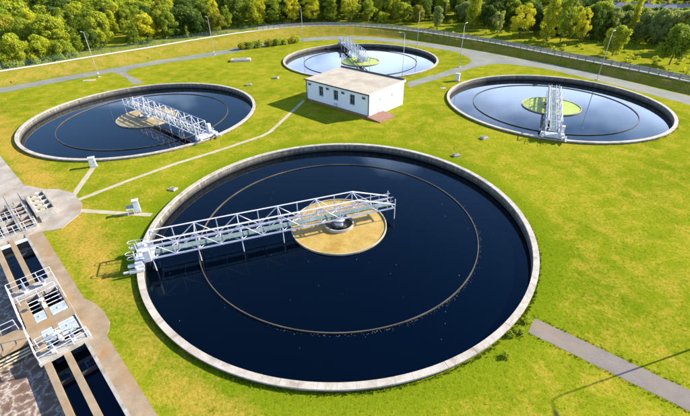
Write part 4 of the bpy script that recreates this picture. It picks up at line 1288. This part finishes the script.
# hedge bushes along the service road left of the far tank
def bush(p, rr, hh, label, tone='mid green', group=None, n=1500, size=.16):
    seed = rs2.randrange(9999); r_ = random.Random(seed)
    lb = [((r_.uniform(-.7, .7) * rr, r_.uniform(-.7, .7) * rr, hh * r_.uniform(.25, .7)), hh * r_.uniform(.28, .42), .9) for _ in range(12)]
    t = thing('hedge_bush', label, 'bush', (p[0], p[1], 0), 0, group)
    link('foliage', quads_mesh('foliage', leaf_cloud(seed, lb, n, size), LEAF[tone]), t)
    m_ = MB()
    for k in range(6):
        q = Vector(r_.choice(lb)[0]); m_.tube((q.x * .15, q.y * .15, -.1), q, .05, .02, 5)
    m_.build('stem', M['bark'], t)
    return t
words = ['leftmost', 'second', 'third', 'fourth', 'fifth', 'sixth', 'seventh', 'rightmost']
for k, (x, y) in enumerate([(243, 49.5), (250, 48.6), (257, 47.6), (270, 46.2), (277, 45.2), (284, 44.2), (290, 43.4), (296, 42.6)]):
    p = g(x, y); bush(p, 1.5, 2.0, '%s green bush from the left in the row left of the farthest tank' % words[k] if k not in (0, 7) else '%s green bush in the row left of the farthest tank' % words[k], 'mid green' if k % 3 else 'olive', 'bushes beside the service road', 1100, .2)
for k, ((x, y), rr, lab) in enumerate([((527, 322), .35, 'small weedy shrub at the upper corner of the footpath end'), ((519, 333), .45, 'small dark shrub at the lower corner of the footpath end'),
                                       ((510, 336), .3, 'tiny shrub between the nearest tank\'s rim and the footpath end'), ((506, 356), .3, 'lone tiny weed tuft on the grass below the footpath end')]):
    p = g(x, y); bush(p, rr, rr * 1.3, lab, 'mid green', None, 260, .06)

# ------------------------------------------------------------------ houses of the town, far right
def house(label, px, dist, w, d, h, rz):
    a = ray(px, 4); k = dist / math.hypot(a[0], a[1])
    t = thing('house', label, 'house', (a[0] * k, a[1] * k, 0), rz)
    MB().box(-w / 2, w / 2, -d / 2, d / 2, 0, h).build('wall', M['house_wall'], t)
    rf = MB().add([(-w / 2 - .4, -d / 2 - .5, h - .02), (w / 2 + .4, -d / 2 - .5, h - .02), (w / 2 + .4, d / 2 + .5, h - .02), (-w / 2 - .4, d / 2 + .5, h - .02), (-w / 2 - .4, 0, h + d * .36), (w / 2 + .4, 0, h + d * .36)],
                  [(3, 2, 1, 0), (0, 1, 5, 4), (2, 3, 4, 5), (0, 4, 3), (1, 2, 5)]).build('roof', M['tile'], t)
    MB().box(w * .2, w * .2 + .7, .3, 1.0, h + .3, h + d * .36 + .9).build('chimney', M['brick_red'], rf)
    n = int(w / 2.6)
    for k in range(n):
        for z in ((1.0, 3.7) if h > 5 else (1.0,)):
            x = -w / 2 + (k + .5) * w / n
            f = MB().box(x - .55, x + .55, -d / 2 - .05, -d / 2 - .001, z, z + 1.4).build('window', M['white_paint'], t)
            MB().box(x - .45, x + .45, -d / 2 - .08, -d / 2 - .051, z + .1, z + 1.3).build('pane', M['glass'], f)
    MB().box(-.5, .5, -d / 2 - .06, -d / 2 - .001, 0, .95).build('door_step', M['concrete'], t)
    return t
house('low far house left of the slender poplar, top right', 611, 214, 13, 8, 3.0, R(-25))
house('small far house just right of the slender poplar, top right', 641, 218, 8, 7, 3.2, R(-50))
house('low far house above the silvery trees, top right', 661, 212, 10, 8, 3.0, R(-20))
house('far house near the right picture corner', 679, 216, 9, 8, 3.2, R(-48))

# ------------------------------------------------------------------ grass tufts on the near lawn, thicker along walls and paths
def tufts():
    rs = np.random.RandomState(5)
    P = []
    N = 40000
    X = rs.uniform(-36, 46, N); Y = rs.uniform(11, 62, N)
    ok = np.ones(N, bool)
    for x, y, r in TANKS.values(): ok &= (X - x) ** 2 + (Y - y) ** 2 > (r + .12) ** 2
    du, dw = (X - BO.x) * BU.x + (Y - BO.y) * BU.y, (X - BO.x) * BW.x + (Y - BO.y) * BW.y
    ok &= ~((dw > -.12) & (du > -17)) & ~((du < -14) & (dw > -5.1))
    ok &= ~((dw > -.8) & (du > -2) & (du < 4))
    fx = (X - f0.x) * fd.x + (Y - f0.y) * fd.y; fy = np.abs((X - f0.x) * fn.x + (Y - f0.y) * fn.y)
    ok &= ~((fx > -.1) & (fy < .98))
    dens = np.clip(1.5 - (Y - 11) / 45, .2, 1)
    ok &= rs.rand(N) < dens
    X, Y = X[ok], Y[ok]; H = rs.uniform(.025, .06, len(X))
    # rims
    ex, ey, eh = [], [], []
    for key, cnt in (('main', 2600), ('left', 500), ('right', 700)):
        x, y, r = TANKS[key]; a = rs.uniform(0, 6.283, cnt); q = r + .03 + np.abs(rs.normal(0, .12, cnt))
        ex.append(x + q * np.cos(a)); ey.append(y + q * np.sin(a)); eh.append(rs.uniform(.05, .15, cnt))
    s = rs.uniform(-.3, 14, 420); side = np.where(rs.rand(420) < .5, 1, -1) * (.92 + np.abs(rs.normal(0, .12, 420)))
    ex.append(f0.x + fd.x * s + fn.x * side); ey.append(f0.y + fd.y * s + fn.y * side); eh.append(rs.uniform(.03, .10, 420))
    X = np.concatenate([X] + ex); Y = np.concatenate([Y] + ey); H = np.concatenate([H] + eh)
    n = len(X); tris = []
    for k in range(5):
        a = rs.uniform(0, 6.283, n); w = H * .22; lean = H * rs.uniform(.2, .8, n)
        ox, oy = rs.normal(0, .035, n), rs.normal(0, .035, n)
        ca, sa = np.cos(a), np.sin(a)
        v0 = np.stack([X + ox - sa * w, Y + oy + ca * w, np.full(n, -.01)], 1); v1 = np.stack([X + ox + sa * w, Y + oy - ca * w, np.full(n, -.01)], 1)
        v2 = np.stack([X + ox + ca * lean, Y + oy + sa * lean, H * rs.uniform(.7, 1.1, n)], 1)
        tris.append(np.stack([v0, v1, v2], 1))
    v = np.concatenate(tris).reshape(-1, 3); m = len(v) // 3
    me = bpy.data.meshes.new('grass_tufts')
    me.vertices.add(3 * m); me.vertices.foreach_set('co', v.ravel().astype(np.float32))
    me.loops.add(3 * m); me.loops.foreach_set('vertex_index', np.arange(3 * m, dtype=np.int32))
    me.polygons.add(m); me.polygons.foreach_set('loop_start', np.arange(0, 3 * m, 3, dtype=np.int32))
    me.update(calc_edges=True); me.materials.append(M['grass'])
    tag(link('grass_tufts', me), 'short yellow green grass tufts over the lawn round the nearest tank', 'grass', kind='stuff')
tufts()
